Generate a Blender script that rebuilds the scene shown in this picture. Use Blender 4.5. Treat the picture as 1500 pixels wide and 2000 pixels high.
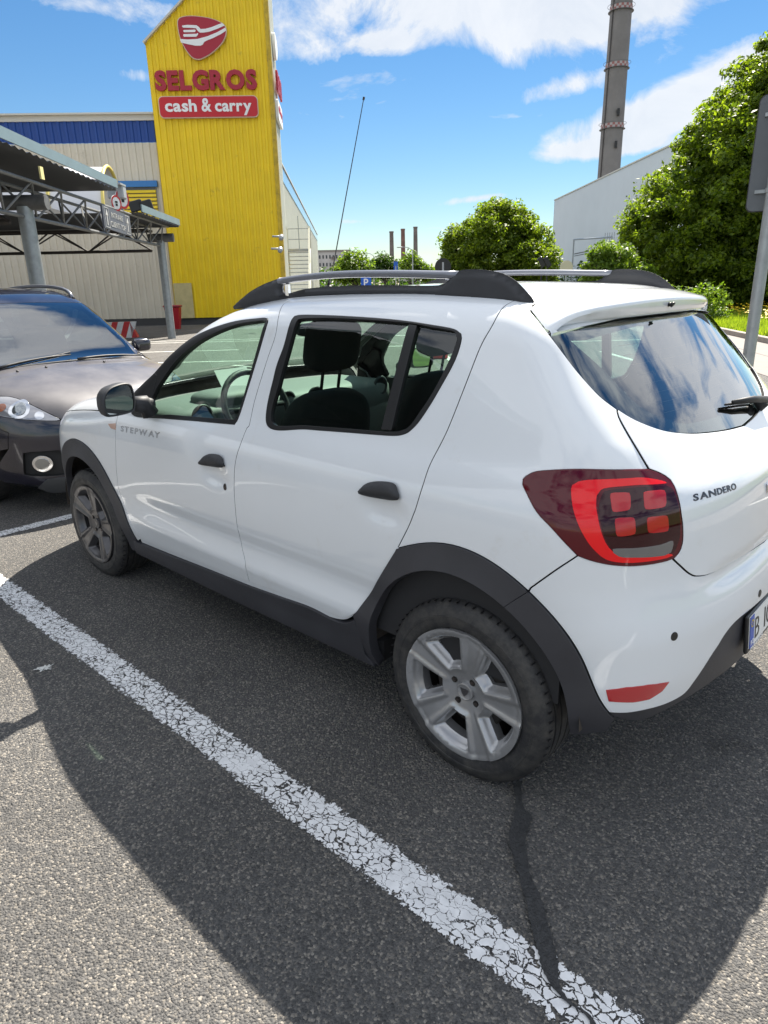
import bpy, math, random
import numpy as np
from mathutils import Vector, Matrix
from mathutils.geometry import delaunay_2d_cdt

random.seed(7); np.random.seed(7)
for _o in list(bpy.data.objects): bpy.data.objects.remove(_o)
SC = bpy.context.scene
COL = SC.collection
R_ = math.radians

# ------------------------------------------------------------------ camera
CF, CYAW, CPIT, CROL = 1327.78, -0.7529, 0.3234, -0.0233
CP = np.array([1.1206, -2.3822, 1.5633])
_d = np.array([math.sin(CYAW)*math.cos(CPIT), math.cos(CYAW)*math.cos(CPIT), -math.sin(CPIT)])
_r = np.cross(_d, [0, 0, 1.]); _r /= np.linalg.norm(_r); _u = np.cross(_r, _d)
CR = _r*math.cos(CROL)+_u*math.sin(CROL); CU = -_r*math.sin(CROL)+_u*math.cos(CROL); CD = _d
cam_d = bpy.data.cameras.new('camera'); cam = bpy.data.objects.new('camera', cam_d); COL.objects.link(cam)
cam.matrix_world = Matrix(((CR[0], CU[0], -CD[0], CP[0]), (CR[1], CU[1], -CD[1], CP[1]), (CR[2], CU[2], -CD[2], CP[2]), (0, 0, 0, 1)))
cam_d.sensor_fit = 'HORIZONTAL'; cam_d.sensor_width = 36; cam_d.lens = CF/1500*36
cam_d.clip_start = .05; cam_d.clip_end = 6000
SC.camera = cam

# ------------------------------------------------------------------ world, sun, exposure
SUN = np.array([-.30, .75, 1.0]); SUN /= np.linalg.norm(SUN)
SKY_STR = .06; SUN_STR = 4.2; EXPO = 1.72
W = bpy.data.worlds.new('World'); SC.world = W; W.use_nodes = True
nt = W.node_tree; nt.nodes.clear()
def N(nt, t, **k):
    n = nt.nodes.new(t)
    for a, b in k.items():
        if a.startswith('i_'):
            key = a[2:]
            n.inputs[int(key) if key.isdigit() else key].default_value = b
        else: setattr(n, a, b)
    return n
def L(nt, a, b): nt.links.new(a, b)
def MTH(nt, op, a, b=None, c=None, clamp=False):
    n = nt.nodes.new('ShaderNodeMath'); n.operation = op; n.use_clamp = clamp
    for i, v in enumerate((a, b, c)):
        if v is None: continue
        if isinstance(v, (int, float)): n.inputs[i].default_value = v
        else: nt.links.new(v, n.inputs[i])
    return n.outputs[0]
def camray(px, py):
    v = CD+(px-750)/CF*CR+(1000-py)/CF*CU
    return v/np.linalg.norm(v)
sky = N(nt, 'ShaderNodeTexSky', sky_type='NISHITA', sun_disc=False)
sky.sun_elevation = math.asin(SUN[2]); sky.sun_rotation = math.atan2(SUN[0], SUN[1])
sky.air_density = 1.1; sky.dust_density = .0; sky.ozone_density = 4.0; sky.altitude = 100
hs = N(nt, 'ShaderNodeHueSaturation', i_Saturation=1.22, i_Value=.60)
L(nt, sky.outputs[0], hs.inputs['Color'])
tc = N(nt, 'ShaderNodeTexCoord')
sep = N(nt, 'ShaderNodeSeparateXYZ'); L(nt, tc.outputs['Generated'], sep.inputs[0])
zz = MTH(nt, 'ADD', MTH(nt, 'MAXIMUM', sep.outputs[2], 0.0), .10)
cx_ = MTH(nt, 'DIVIDE', sep.outputs[0], zz); cy_ = MTH(nt, 'DIVIDE', sep.outputs[1], zz)
cmb = N(nt, 'ShaderNodeCombineXYZ', i_2=4.3); L(nt, MTH(nt, 'ADD', cx_, .9), cmb.inputs[0]); L(nt, MTH(nt, 'ADD', cy_, 7.2), cmb.inputs[1])
n1 = N(nt, 'ShaderNodeTexNoise', i_Scale=1.9, i_Detail=9.0, i_Roughness=.60, i_Distortion=.35); L(nt, cmb.outputs[0], n1.inputs['Vector'])
n2 = N(nt, 'ShaderNodeTexNoise', i_Scale=.30, i_Detail=3.0, i_Roughness=.5); L(nt, cmb.outputs[0], n2.inputs['Vector'])
nf = N(nt, 'ShaderNodeTexNoise', i_Scale=9.0, i_Detail=10.0, i_Roughness=.66, i_Distortion=.5); L(nt, tc.outputs['Generated'], nf.inputs['Vector'])
# banks of cloud seen over the roofs: (direction, half-widths across / up, tilt, weight)
def blob(px, py, sx, sy, tilt, wgt):
    c = camray(px, py)
    rx = np.cross(c, [0, 0, 1.]); rx /= np.linalg.norm(rx); ry = np.cross(rx, c)
    a = rx*math.cos(tilt)+ry*math.sin(tilt); b = -rx*math.sin(tilt)+ry*math.cos(tilt)
    def dot(v, s):
        n = N(nt, 'ShaderNodeVectorMath', operation='DOT_PRODUCT'); L(nt, tc.outputs['Generated'], n.inputs[0]); n.inputs[1].default_value = tuple(v)
        return MTH(nt, 'DIVIDE', n.outputs['Value'], s)
    fwd = MTH(nt, 'GREATER_THAN', dot(c, 1), 0)
    A = dot(a, sx); B = dot(b, sy)
    q = MTH(nt, 'ADD', MTH(nt, 'MULTIPLY', A, A), MTH(nt, 'MULTIPLY', B, B))
    e = MTH(nt, 'POWER', 2.718, MTH(nt, 'MULTIPLY', q, -1.0))
    return MTH(nt, 'MULTIPLY', MTH(nt, 'MULTIPLY', e, fwd), wgt)
acc = None
for a in [(930, -10, .26, .045, -.02, 1.0), (1180, 20, .12, .040, .1, .9), (735, 88, .055, .013, .05, .75), (1440, 150, .13, .026, .40, 1.1), (1300, 215, .13, .022, .16, 1.0), (1120, 165, .08, .013, .15, .62), (1190, 290, .09, .010, .02, .9), (930, 388, .050, .0060, .10, .85),
          (685, 433, .03, .004, .0, .55), (230, 145, .05, .010, .0, .42), (290, 20, .06, .022, -.2, .42), (130, 5, .07, .014, 0., .5), (690, 512, .03, .014, .0, .85), (835, 512, .045, .012, .0, .6), (560, 90, .06, .03, .3, .45)]:
    b = blob(*a); acc = b if acc is None else MTH(nt, 'ADD', acc, b)
fine = MTH(nt, 'MULTIPLY', MTH(nt, 'SUBTRACT', nf.outputs[0], .5), 2.3)
local = MTH(nt, 'ADD', acc, MTH(nt, 'MULTIPLY', fine, MTH(nt, 'MINIMUM', MTH(nt, 'MULTIPLY', acc, 3.0), 1.0)))
mrl = N(nt, 'ShaderNodeMapRange', i_1=.40, i_2=.86); L(nt, local, mrl.inputs[0])
# the open cloud field behind and overhead, kept thin over the view's blue
gen = MTH(nt, 'ADD', n1.outputs[0], MTH(nt, 'MULTIPLY', MTH(nt, 'SUBTRACT', n2.outputs[0], .5), .9))
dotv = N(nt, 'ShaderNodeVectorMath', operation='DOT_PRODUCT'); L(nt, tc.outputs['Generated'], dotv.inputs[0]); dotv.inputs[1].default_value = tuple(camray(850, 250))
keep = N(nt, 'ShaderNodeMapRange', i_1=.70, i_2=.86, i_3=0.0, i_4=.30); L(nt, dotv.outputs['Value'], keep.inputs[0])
mrg = N(nt, 'ShaderNodeMapRange', i_1=.385, i_2=.53); L(nt, MTH(nt, 'SUBTRACT', gen, keep.outputs[0]), mrg.inputs[0])
cl = MTH(nt, 'MAXIMUM', mrl.outputs[0], mrg.outputs[0])
cl = MTH(nt, 'MULTIPLY', cl, .92, clamp=True)
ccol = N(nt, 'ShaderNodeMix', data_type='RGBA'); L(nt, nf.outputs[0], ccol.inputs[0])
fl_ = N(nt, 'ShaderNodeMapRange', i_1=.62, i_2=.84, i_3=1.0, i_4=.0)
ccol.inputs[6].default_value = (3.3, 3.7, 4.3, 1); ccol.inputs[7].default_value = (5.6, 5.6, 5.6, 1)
# unseen clouds outside the view are brightened to add ambient light to the shade
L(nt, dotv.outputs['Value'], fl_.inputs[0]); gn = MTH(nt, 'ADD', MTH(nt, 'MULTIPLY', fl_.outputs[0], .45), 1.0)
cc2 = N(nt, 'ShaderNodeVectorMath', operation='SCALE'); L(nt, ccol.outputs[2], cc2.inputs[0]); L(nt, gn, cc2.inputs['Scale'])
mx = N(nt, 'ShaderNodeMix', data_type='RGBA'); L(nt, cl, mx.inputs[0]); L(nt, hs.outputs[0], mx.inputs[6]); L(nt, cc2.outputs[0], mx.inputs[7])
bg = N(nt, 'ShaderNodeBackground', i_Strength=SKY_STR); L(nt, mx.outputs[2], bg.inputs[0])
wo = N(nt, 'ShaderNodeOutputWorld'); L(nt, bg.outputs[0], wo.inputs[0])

sun_d = bpy.data.lights.new('sun', 'SUN'); sun_d.energy = SUN_STR; sun_d.angle = R_(.53); sun_d.color = (1, .93, .82)
sun = bpy.data.objects.new('sun', sun_d); COL.objects.link(sun)
sun.rotation_euler = Vector(SUN).to_track_quat('Z', 'Y').to_euler(); sun.location = tuple(SUN*60)
SC.view_settings.view_transform = 'Standard'; SC.view_settings.look = 'None'; SC.view_settings.exposure = EXPO; SC.view_settings.gamma = 1
SC.view_settings.use_curve_mapping = False
SC.render.engine = 'CYCLES'; SC.cycles.max_bounces = 10; SC.cycles.transparent_max_bounces = 24
SC.cycles.use_denoising = True; SC.cycles.caustics_reflective = False; SC.cycles.caustics_refractive = False

# ------------------------------------------------------------------ pixel -> place helpers (photo pixels, 1500 x 2000)
def rayd(px, py): return camray(px, py)
def G(px, py, z=0.0):
    v = rayd(px, py); k = (z-CP[2])/v[2]; return CP+v*k
def atD(px, py, D):
    v = rayd(px, py); return CP+v*(D/math.hypot(v[0], v[1]))
def atP(px, py, O, n):
    v = rayd(px, py); n = np.array(n, float); k = ((np.array(O)-CP)@n)/(v@n); return CP+v*k

# ------------------------------------------------------------------ objects
def inv_of(p):
    return Matrix.Translation(-p.matrix_world.to_translation())
ROOTPOS = {}
def link(o, parent=None):
    COL.objects.link(o)
    if parent is not None:
        o.parent = parent
        wp = WPOS(parent)
        o.matrix_parent_inverse = Matrix.Translation(-Vector(wp))
    return o
def WPOS(o):
    p = Vector(o.location); q = o.parent
    if q is not None:
        p = WPOS(q)+(Vector(o.matrix_parent_inverse.to_translation())+Vector(o.location))
    return p
def tag(o, label=None, cat=None, group=None, kind=None):
    if label: o['label'] = label
    if cat: o['category'] = cat
    if group: o['group'] = group
    if kind: o['kind'] = kind
    return o
def thing(name, label, cat, loc=(0, 0, 0), group=None):
    o = bpy.data.objects.new(name, None); o.empty_display_size = .2; o.location = tuple(float(a) for a in loc); COL.objects.link(o)
    return tag(o, label, cat, group)
def mk(name, V, F, mat, parent=None, smooth=True, normals=None, label=None, mats=None, midx=None):
    me = bpy.data.meshes.new(name)
    V = np.asarray(V, float)
    me.from_pydata(V.tolist(), [], [tuple(int(i) for i in f) for f in F])
    if mats:
        for m in mats: me.materials.append(m)
        me.polygons.foreach_set('material_index', np.array(midx, dtype=np.int32))
    else: me.materials.append(mat)
    me.update()
    if smooth: me.polygons.foreach_set('use_smooth', [True]*len(me.polygons))
    if normals is not None:
        me.normals_split_custom_set_from_vertices([tuple(n) for n in normals])
    o = bpy.data.objects.new(name, me); link(o, parent)
    if label: o['label'] = label
    return o
def quads(name, V, nf, mat, parent=None, smooth=False, tri=False):
    """fast: V is (nf*4,3)"""
    k = 3 if tri else 4
    me = bpy.data.meshes.new(name); n = nf*k
    me.vertices.add(n); me.vertices.foreach_set('co', np.asarray(V, np.float32).ravel())
    me.loops.add(n); me.loops.foreach_set('vertex_index', np.arange(n, dtype=np.int32))
    me.polygons.add(nf); me.polygons.foreach_set('loop_start', np.arange(0, n, k, dtype=np.int32)); me.polygons.foreach_set('loop_total', np.full(nf, k, dtype=np.int32))
    me.materials.append(mat); me.update(calc_edges=True)
    o = bpy.data.objects.new(name, me); return link(o, parent)
class MB:
    """collects shapes into one mesh"""
    def __init__(s): s.V = []; s.F = []; s.M = []
    def add(s, V, F, m=0):
        b = len(s.V); s.V += [tuple(v) for v in np.asarray(V, float)]; s.F += [tuple(i+b for i in f) for f in F]; s.M += [m]*len(F); return s
    def box(s, c, d, X=(1, 0, 0), Y=(0, 1, 0), Z=(0, 0, 1), m=0, bev=0):
        c = np.array(c, float); X = np.array(X, float); Y = np.array(Y, float); Z = np.array(Z, float); hx, hy, hz = d[0]/2, d[1]/2, d[2]/2
        if bev <= 0:
            V = [c+X*a*hx+Y*b*hy+Z*e*hz for a in (-1, 1) for b in (-1, 1) for e in (-1, 1)]
            F = [(0, 1, 3, 2), (4, 6, 7, 5), (0, 4, 5, 1), (2, 3, 7, 6), (0, 2, 6, 4), (1, 5, 7, 3)]
            return s.add(V, F, m)
        V = []; F = []
        for e, sh in ((-hz, bev), (-hz+bev, 0), (hz-bev, 0), (hz, bev)):
            x, y = hx-sh, hy-sh; b = bev
            for (a, q) in ((-x+b, -y), (x-b, -y), (x, -y+b), (x, y-b), (x-b, y), (-x+b, y), (-x, y-b), (-x, -y+b)):
                V.append(c+X*a+Y*q+Z*e)
        for i in range(3):
            for j in range(8): F.append((i*8+j, i*8+(j+1) % 8, i*8+8+(j+1) % 8, i*8+8+j))
        F.append(tuple(range(7, -1, -1))); F.append(tuple(range(24, 32)))
        return s.add(V, F, m)
    def tube(s, pts, r, n=8, m=0, cap=True):
        pts = [np.array(p, float) for p in pts]; rr = r if hasattr(r, '__len__') else [r]*len(pts)
        V = []; F = []; up = None
        for i, p in enumerate(pts):
            t = pts[min(i+1, len(pts)-1)]-pts[max(i-1, 0)]; t = t/max(np.linalg.norm(t), 1e-9)
            if up is None: up = np.array([0, 0, 1.]) if abs(t[2]) < .9 else np.array([1., 0, 0])
            a = np.cross(t, up); a /= np.linalg.norm(a); b = np.cross(a, t); up = b
            for k in range(n):
                q = 2*math.pi*k/n; V.append(p+(a*math.cos(q)+b*math.sin(q))*rr[i])
        for i in range(len(pts)-1):
            for k in range(n): F.append((i*n+k, i*n+(k+1) % n, (i+1)*n+(k+1) % n, (i+1)*n+k))
        if cap: F.append(tuple(range(n-1, -1, -1))); F.append(tuple(range((len(pts)-1)*n, len(pts)*n)))
        return s.add(V, F, m)
    def prism(s, poly, O, X, Y, Z, depth, m=0):
        """poly 2D in (X,Y) extruded from 0 to depth along Z"""
        O = np.array(O, float); X = np.array(X, float); Y = np.array(Y, float); Z = np.array(Z, float); n = len(poly)
        V = [O+X*a+Y*b for a, b in poly]+[O+X*a+Y*b+Z*depth for a, b in poly]
        F = [tuple(range(n)), tuple(range(2*n-1, n-1, -1))]+[(i, i+n, (i+1) % n+n, (i+1) % n) for i in range(n)]
        return s.add(V, F, m)
    def lathe(s, prof, c, X, Y, A, n=32, m=0, closed=False):
        """prof: list of (r, a) ; axis A, radial X,Y"""
        c = np.array(c, float); X = np.array(X, float); Y = np.array(Y, float); A = np.array(A, float); V = []; F = []
        for r, a in prof:
            for k in range(n):
                q = 2*math.pi*k/n; V.append(c+A*a+(X*math.cos(q)+Y*math.sin(q))*r)
        P = len(prof)
        for i in range(P if closed else P-1):
            j = (i+1) % P
            for k in range(n): F.append((i*n+k, i*n+(k+1) % n, j*n+(k+1) % n, j*n+k))
        return s.add(V, F, m)
    def build(s, name, mat, parent=None, smooth=False, label=None):
        mats = mat if isinstance(mat, (list, tuple)) else None
        o = mk(name, s.V, s.F, None if mats else mat, parent, smooth, None, label, mats, s.M if mats else None)
        return o
def autosmooth(o, deg=35):
    me = o.data
    me.polygons.foreach_set('use_smooth', [True]*len(me.polygons))
    try: me.set_sharp_from_angle(angle=R_(deg))
    except Exception: pass
    return o

# ------------------------------------------------------------------ materials
def nmat(name):
    m = bpy.data.materials.new(name); m.use_nodes = True; t = m.node_tree; t.nodes.clear()
    out = t.nodes.new('ShaderNodeOutputMaterial'); b = t.nodes.new('ShaderNodeBsdfPrincipled'); t.links.new(b.outputs[0], out.inputs[0])
    return m, t, b, out
def mat(name, col, rough=.5, metal=0, coat=0, var=0, vscale=6, bump=0, bscale=60, spec=None, dirt=None, emit=None, rvar=0):
    m, t, b, out = nmat(name)
    b.inputs['Base Color'].default_value = (*col, 1); b.inputs['Roughness'].default_value = rough; b.inputs['Metallic'].default_value = metal
    b.inputs['Coat Weight'].default_value = coat; b.inputs['Coat Roughness'].default_value = .02
    if spec is not None: b.inputs['Specular IOR Level'].default_value = spec
    g = t.nodes.new('ShaderNodeNewGeometry')
    if var or rvar or dirt:
        n = N(t, 'ShaderNodeTexNoise', i_Scale=vscale, i_Detail=6.0, i_Roughness=.6); L(t, g.outputs['Position'], n.inputs['Vector'])
        if var:
            mr = N(t, 'ShaderNodeMapRange', i_1=.3, i_2=.7, i_3=1-var, i_4=1+var); L(t, n.outputs[0], mr.inputs[0])
            mm = N(t, 'ShaderNodeMix', data_type='RGBA', blend_type='MULTIPLY'); mm.inputs[0].default_value = 1; mm.inputs[6].default_value = (*col, 1); L(t, mr.outputs[0], mm.inputs[7])
            src = mm.outputs[2]
            if dirt:
                dc, lo, hi = dirt
                n3 = N(t, 'ShaderNodeTexNoise', i_Scale=vscale*1.7, i_Detail=8.0, i_Roughness=.7); L(t, g.outputs['Position'], n3.inputs['Vector'])
                m3 = N(t, 'ShaderNodeMapRange', i_1=lo, i_2=hi); L(t, n3.outputs[0], m3.inputs[0])
                x3 = N(t, 'ShaderNodeMix', data_type='RGBA'); L(t, m3.outputs[0], x3.inputs[0]); L(t, src, x3.inputs[6]); x3.inputs[7].default_value = (*dc, 1); src = x3.outputs[2]
            L(t, src, b.inputs['Base Color'])
        if rvar:
            mr = N(t, 'ShaderNodeMapRange', i_1=.3, i_2=.7, i_3=max(rough-rvar, .02), i_4=rough+rvar); L(t, n.outputs[0], mr.inputs[0]); L(t, mr.outputs[0], b.inputs['Roughness'])
    if bump:
        n = N(t, 'ShaderNodeTexNoise', i_Scale=bscale, i_Detail=4.0); L(t, g.outputs['Position'], n.inputs['Vector'])
        bm = N(t, 'ShaderNodeBump', i_Strength=bump, i_Distance=.01); L(t, n.outputs[0], bm.inputs['Height']); L(t, bm.outputs[0], b.inputs['Normal'])
    if emit: b.inputs['Emission Color'].default_value = (*emit[0], 1); b.inputs['Emission Strength'].default_value = emit[1]
    return m
def glassmat(name, tint, rough=0.0, ior=1.5, refl=1.0, gain=1.6):
    m, t, b, out = nmat(name); t.nodes.remove(b)
    tr = N(t, 'ShaderNodeBsdfTransparent'); tr.inputs[0].default_value = (*tint, 1)
    gl = N(t, 'ShaderNodeBsdfGlossy', i_Roughness=rough); gl.inputs[0].default_value = (refl, refl, refl, 1)
    fr = N(t, 'ShaderNodeFresnel', i_IOR=ior); gb = t.nodes.new('ShaderNodeNewGeometry')
    L(t, MTH(t, 'ADD', MTH(t, 'MULTIPLY', gb.outputs['Backfacing'], 1/ior-ior), ior), fr.inputs['IOR'])   # a thin sheet reflects alike from both sides
    k = MTH(t, 'MULTIPLY', fr.outputs[0], gain, clamp=True)
    ms = N(t, 'ShaderNodeMixShader'); L(t, k, ms.inputs[0]); L(t, tr.outputs[0], ms.inputs[1]); L(t, gl.outputs[0], ms.inputs[2]); L(t, ms.outputs[0], out.inputs[0])
    return m
M = {}
M['paint'] = mat('white_paint', (.735, .76, .785), .35, 0, 1.0, spec=.5, var=.02, vscale=2.2, rvar=.05, dirt=((.60, .585, .55), .60, .95))
M['paint_b'] = mat('white_bumper_paint', (.72, .745, .77), .38, 0, 1.0)
M['blackp'] = mat('black_textured_plastic', (.028, .029, .033), .55, bump=.12, bscale=900, var=.15, vscale=9, spec=.45)
M['clad'] = mat('dark_cladding', (.034, .034, .040), .50, bump=.10, bscale=1200, var=.18, vscale=5, spec=.5)
M['rubber'] = mat('black_rubber', (.012, .012, .013), .55)
M['seal'] = mat('window_seal', (.010, .010, .011), .40, spec=.4)
M['trim'] = mat('dark_interior', (.018, .018, .020), .8)
M['trimg'] = mat('grey_dashboard', (.16, .165, .16), .65, bump=.05, bscale=400)
M['fabric'] = mat('seat_fabric', (.014, .014, .017), .85, bump=.15, bscale=500)
M['glass'] = glassmat('green_window_glass', (.66, .82, .74))
M['glassr'] = glassmat('rear_window_glass', (.36, .50, .46), ior=1.75, gain=1.9)
M['railbar'] = mat('satin_grey_rail', (.20, .21, .24), .34, .55, bump=.03, bscale=900)
M['chrome'] = mat('chrome', (.75, .75, .76), .12, 1)
M['dchrome'] = mat('dark_chrome', (.11, .10, .10), .2, .9)
M['mirror'] = mat('mirror_glass', (.72, .76, .74), .01, 1)
M['alloy'] = mat('wheel_cover_grey', (.37, .37, .375), .27, .6, .3, var=.08, vscale=9, dirt=((.17, .15, .13), .62, .85))
M['alloyd'] = mat('dark_wheel_cover', (.085, .082, .085), .34, .5, .2, var=.25, vscale=18)  # darker cover grey for the front wheels and the wheel emblems
M['brake'] = mat('brake_iron', (.022, .019, .017), .6, .4, var=.3, vscale=20)
M['bolt'] = mat('wheel_bolt', (.10, .085, .08), .4, .8)
M['redl'] = mat('bright_red_lens', (.80, .004, .008), .12, 0, .2, spec=.4)
M['dredl'] = mat('dark_red_lens', (.085, .002, .007), .05, 0, .15, spec=.38)
M['sqred'] = mat('deep_red_lens', (.42, .003, .008), .15, 0, .4)
M['clearl'] = mat('smoked_clear_lens', (.16, .16, .165), .10, .4, 1.0)
M['reflr'] = mat('red_reflector', (.42, .010, .018), .08, 0, 1.0)
M['frit'] = mat('black_glass_border', (.006, .006, .010), .03, 0, 1.0)
M['well'] = mat('muddy_wheel_liner', (.050, .040, .032), .85, var=.35, vscale=9, bump=.5, bscale=60, dirt=((.16, .13, .10), .55, .75))
M['decal'] = mat('grey_decal', (.22, .22, .23), .4)
M['platew'] = mat('plate_white', (.78, .78, .76), .35)
M['plateb'] = mat('plate_blue', (.01, .07, .42), .35)
M['blk'] = mat('black_print', (.008, .008, .008), .4)
M['wht'] = mat('white_print', (.8, .8, .8), .5)
def mat_tyre():
    m, t, b, out = nmat('tyre_rubber'); g = t.nodes.new('ShaderNodeNewGeometry'); tcn = t.nodes.new('ShaderNodeTexCoord')
    n = N(t, 'ShaderNodeTexNoise', i_Scale=22.0, i_Detail=8.0, i_Roughness=.7); L(t, g.outputs['Position'], n.inputs['Vector'])
    cr = N(t, 'ShaderNodeValToRGB'); cr.color_ramp.elements[0].position = .40; cr.color_ramp.elements[0].color = (.017, .017, .019, 1); cr.color_ramp.elements[1].position = .80; cr.color_ramp.elements[1].color = (.075, .070, .062, 1)
    L(t, n.outputs[0], cr.inputs[0]); L(t, cr.outputs[0], b.inputs['Base Color']); b.inputs['Roughness'].default_value = .62
    n2 = N(t, 'ShaderNodeTexNoise', i_Scale=160.0, i_Detail=3.0); L(t, g.outputs['Position'], n2.inputs['Vector'])
    bm = N(t, 'ShaderNodeBump', i_Strength=.25, i_Distance=.004); L(t, n2.outputs[0], bm.inputs['Height']); L(t, bm.outputs[0], b.inputs['Normal'])
    return m
M['tyre'] = mat_tyre()
def mat_asphalt():
    m, t, b, out = nmat('asphalt'); g = t.nodes.new('ShaderNodeNewGeometry'); P = g.outputs['Position']
    big = N(t, 'ShaderNodeTexNoise', i_Scale=.9, i_Detail=5.0, i_Roughness=.6); L(t, P, big.inputs['Vector'])
    v = N(t, 'ShaderNodeTexVoronoi', i_Scale=165.0); L(t, P, v.inputs['Vector'])
    sc = N(t, 'ShaderNodeSeparateColor'); L(t, v.outputs['Color'], sc.inputs[0])
    mid = N(t, 'ShaderNodeTexNoise', i_Scale=75.0, i_Detail=5.0, i_Roughness=.75); L(t, P, mid.inputs['Vector'])
    # stone tint per aggregate grain
    cr = N(t, 'ShaderNodeValToRGB'); e = cr.color_ramp.elements
    e[0].position = 0; e[0].color = (.070, .069, .068, 1); e[1].position = 1; e[1].color = (.30, .275, .24, 1)
    for p, c in ((.35, (.094, .092, .090)), (.72, (.130, .125, .119)), (.90, (.195, .178, .155)), (.985, (.29, .265, .23))):
        q = e.new(p); q.color = (*c, 1)
    L(t, sc.outputs[0], cr.inputs[0])
    mr = N(t, 'ShaderNodeMapRange', i_1=.32, i_2=.68, i_3=.70, i_4=1.22); L(t, mid.outputs[0], mr.inputs[0])
    mb = N(t, 'ShaderNodeMapRange', i_1=.3, i_2=.7, i_3=.84, i_4=1.16); L(t, big.outputs[0], mb.inputs[0])
    st_ = N(t, 'ShaderNodeTexNoise', i_Scale=2.3, i_Detail=3.0, i_Roughness=.5); L(t, P, st_.inputs['Vector'])
    ms_ = N(t, 'ShaderNodeMapRange', i_1=.66, i_2=.74, i_3=1.0, i_4=.70); L(t, st_.outputs[0], ms_.inputs[0])
    k = MTH(t, 'MULTIPLY', MTH(t, 'MULTIPLY', mr.outputs[0], mb.outputs[0]), ms_.outputs[0])
    mm = N(t, 'ShaderNodeMix', data_type='RGBA', blend_type='MULTIPLY'); mm.inputs[0].default_value = 1; L(t, cr.outputs[0], mm.inputs[6]); L(t, k, mm.inputs[7])
    # larger pale chips
    v2 = N(t, 'ShaderNodeTexVoronoi', i_Scale=46.0, i_Randomness=1.0); wv = N(t, 'ShaderNodeVectorMath', operation='MULTIPLY_ADD'); L(t, mid.outputs['Color'], wv.inputs[0]); wv.inputs[1].default_value = (.022, .022, 0); L(t, P, wv.inputs[2]); L(t, wv.outputs[0], v2.inputs['Vector'])
    s2 = N(t, 'ShaderNodeSeparateColor'); L(t, v2.outputs['Color'], s2.inputs[0])
    chip = MTH(t, 'MULTIPLY', MTH(t, 'LESS_THAN', v2.outputs['Distance'], MTH(t, 'MULTIPLY', s2.outputs[1], .26)), MTH(t, 'GREATER_THAN', s2.outputs[0], .72))
    m2 = N(t, 'ShaderNodeMix', data_type='RGBA'); L(t, MTH(t, 'MULTIPLY', chip, .7), m2.inputs[0]); L(t, mm.outputs[2], m2.inputs[6]); m2.inputs[7].default_value = (.34, .31, .27, 1)
    L(t, m2.outputs[2], b.inputs['Base Color']); b.inputs['Roughness'].default_value = .82; b.inputs['Specular IOR Level'].default_value = .35
    h = MTH(t, 'ADD', MTH(t, 'MULTIPLY', v.outputs['Distance'], -1.6), MTH(t, 'MULTIPLY', mid.outputs[0], 1.6))
    bm = N(t, 'ShaderNodeBump', i_Strength=1.0, i_Distance=.0045); L(t, h, bm.inputs['Height']); L(t, bm.outputs[0], b.inputs['Normal'])
    return m
M['asphalt'] = mat_asphalt()
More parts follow.
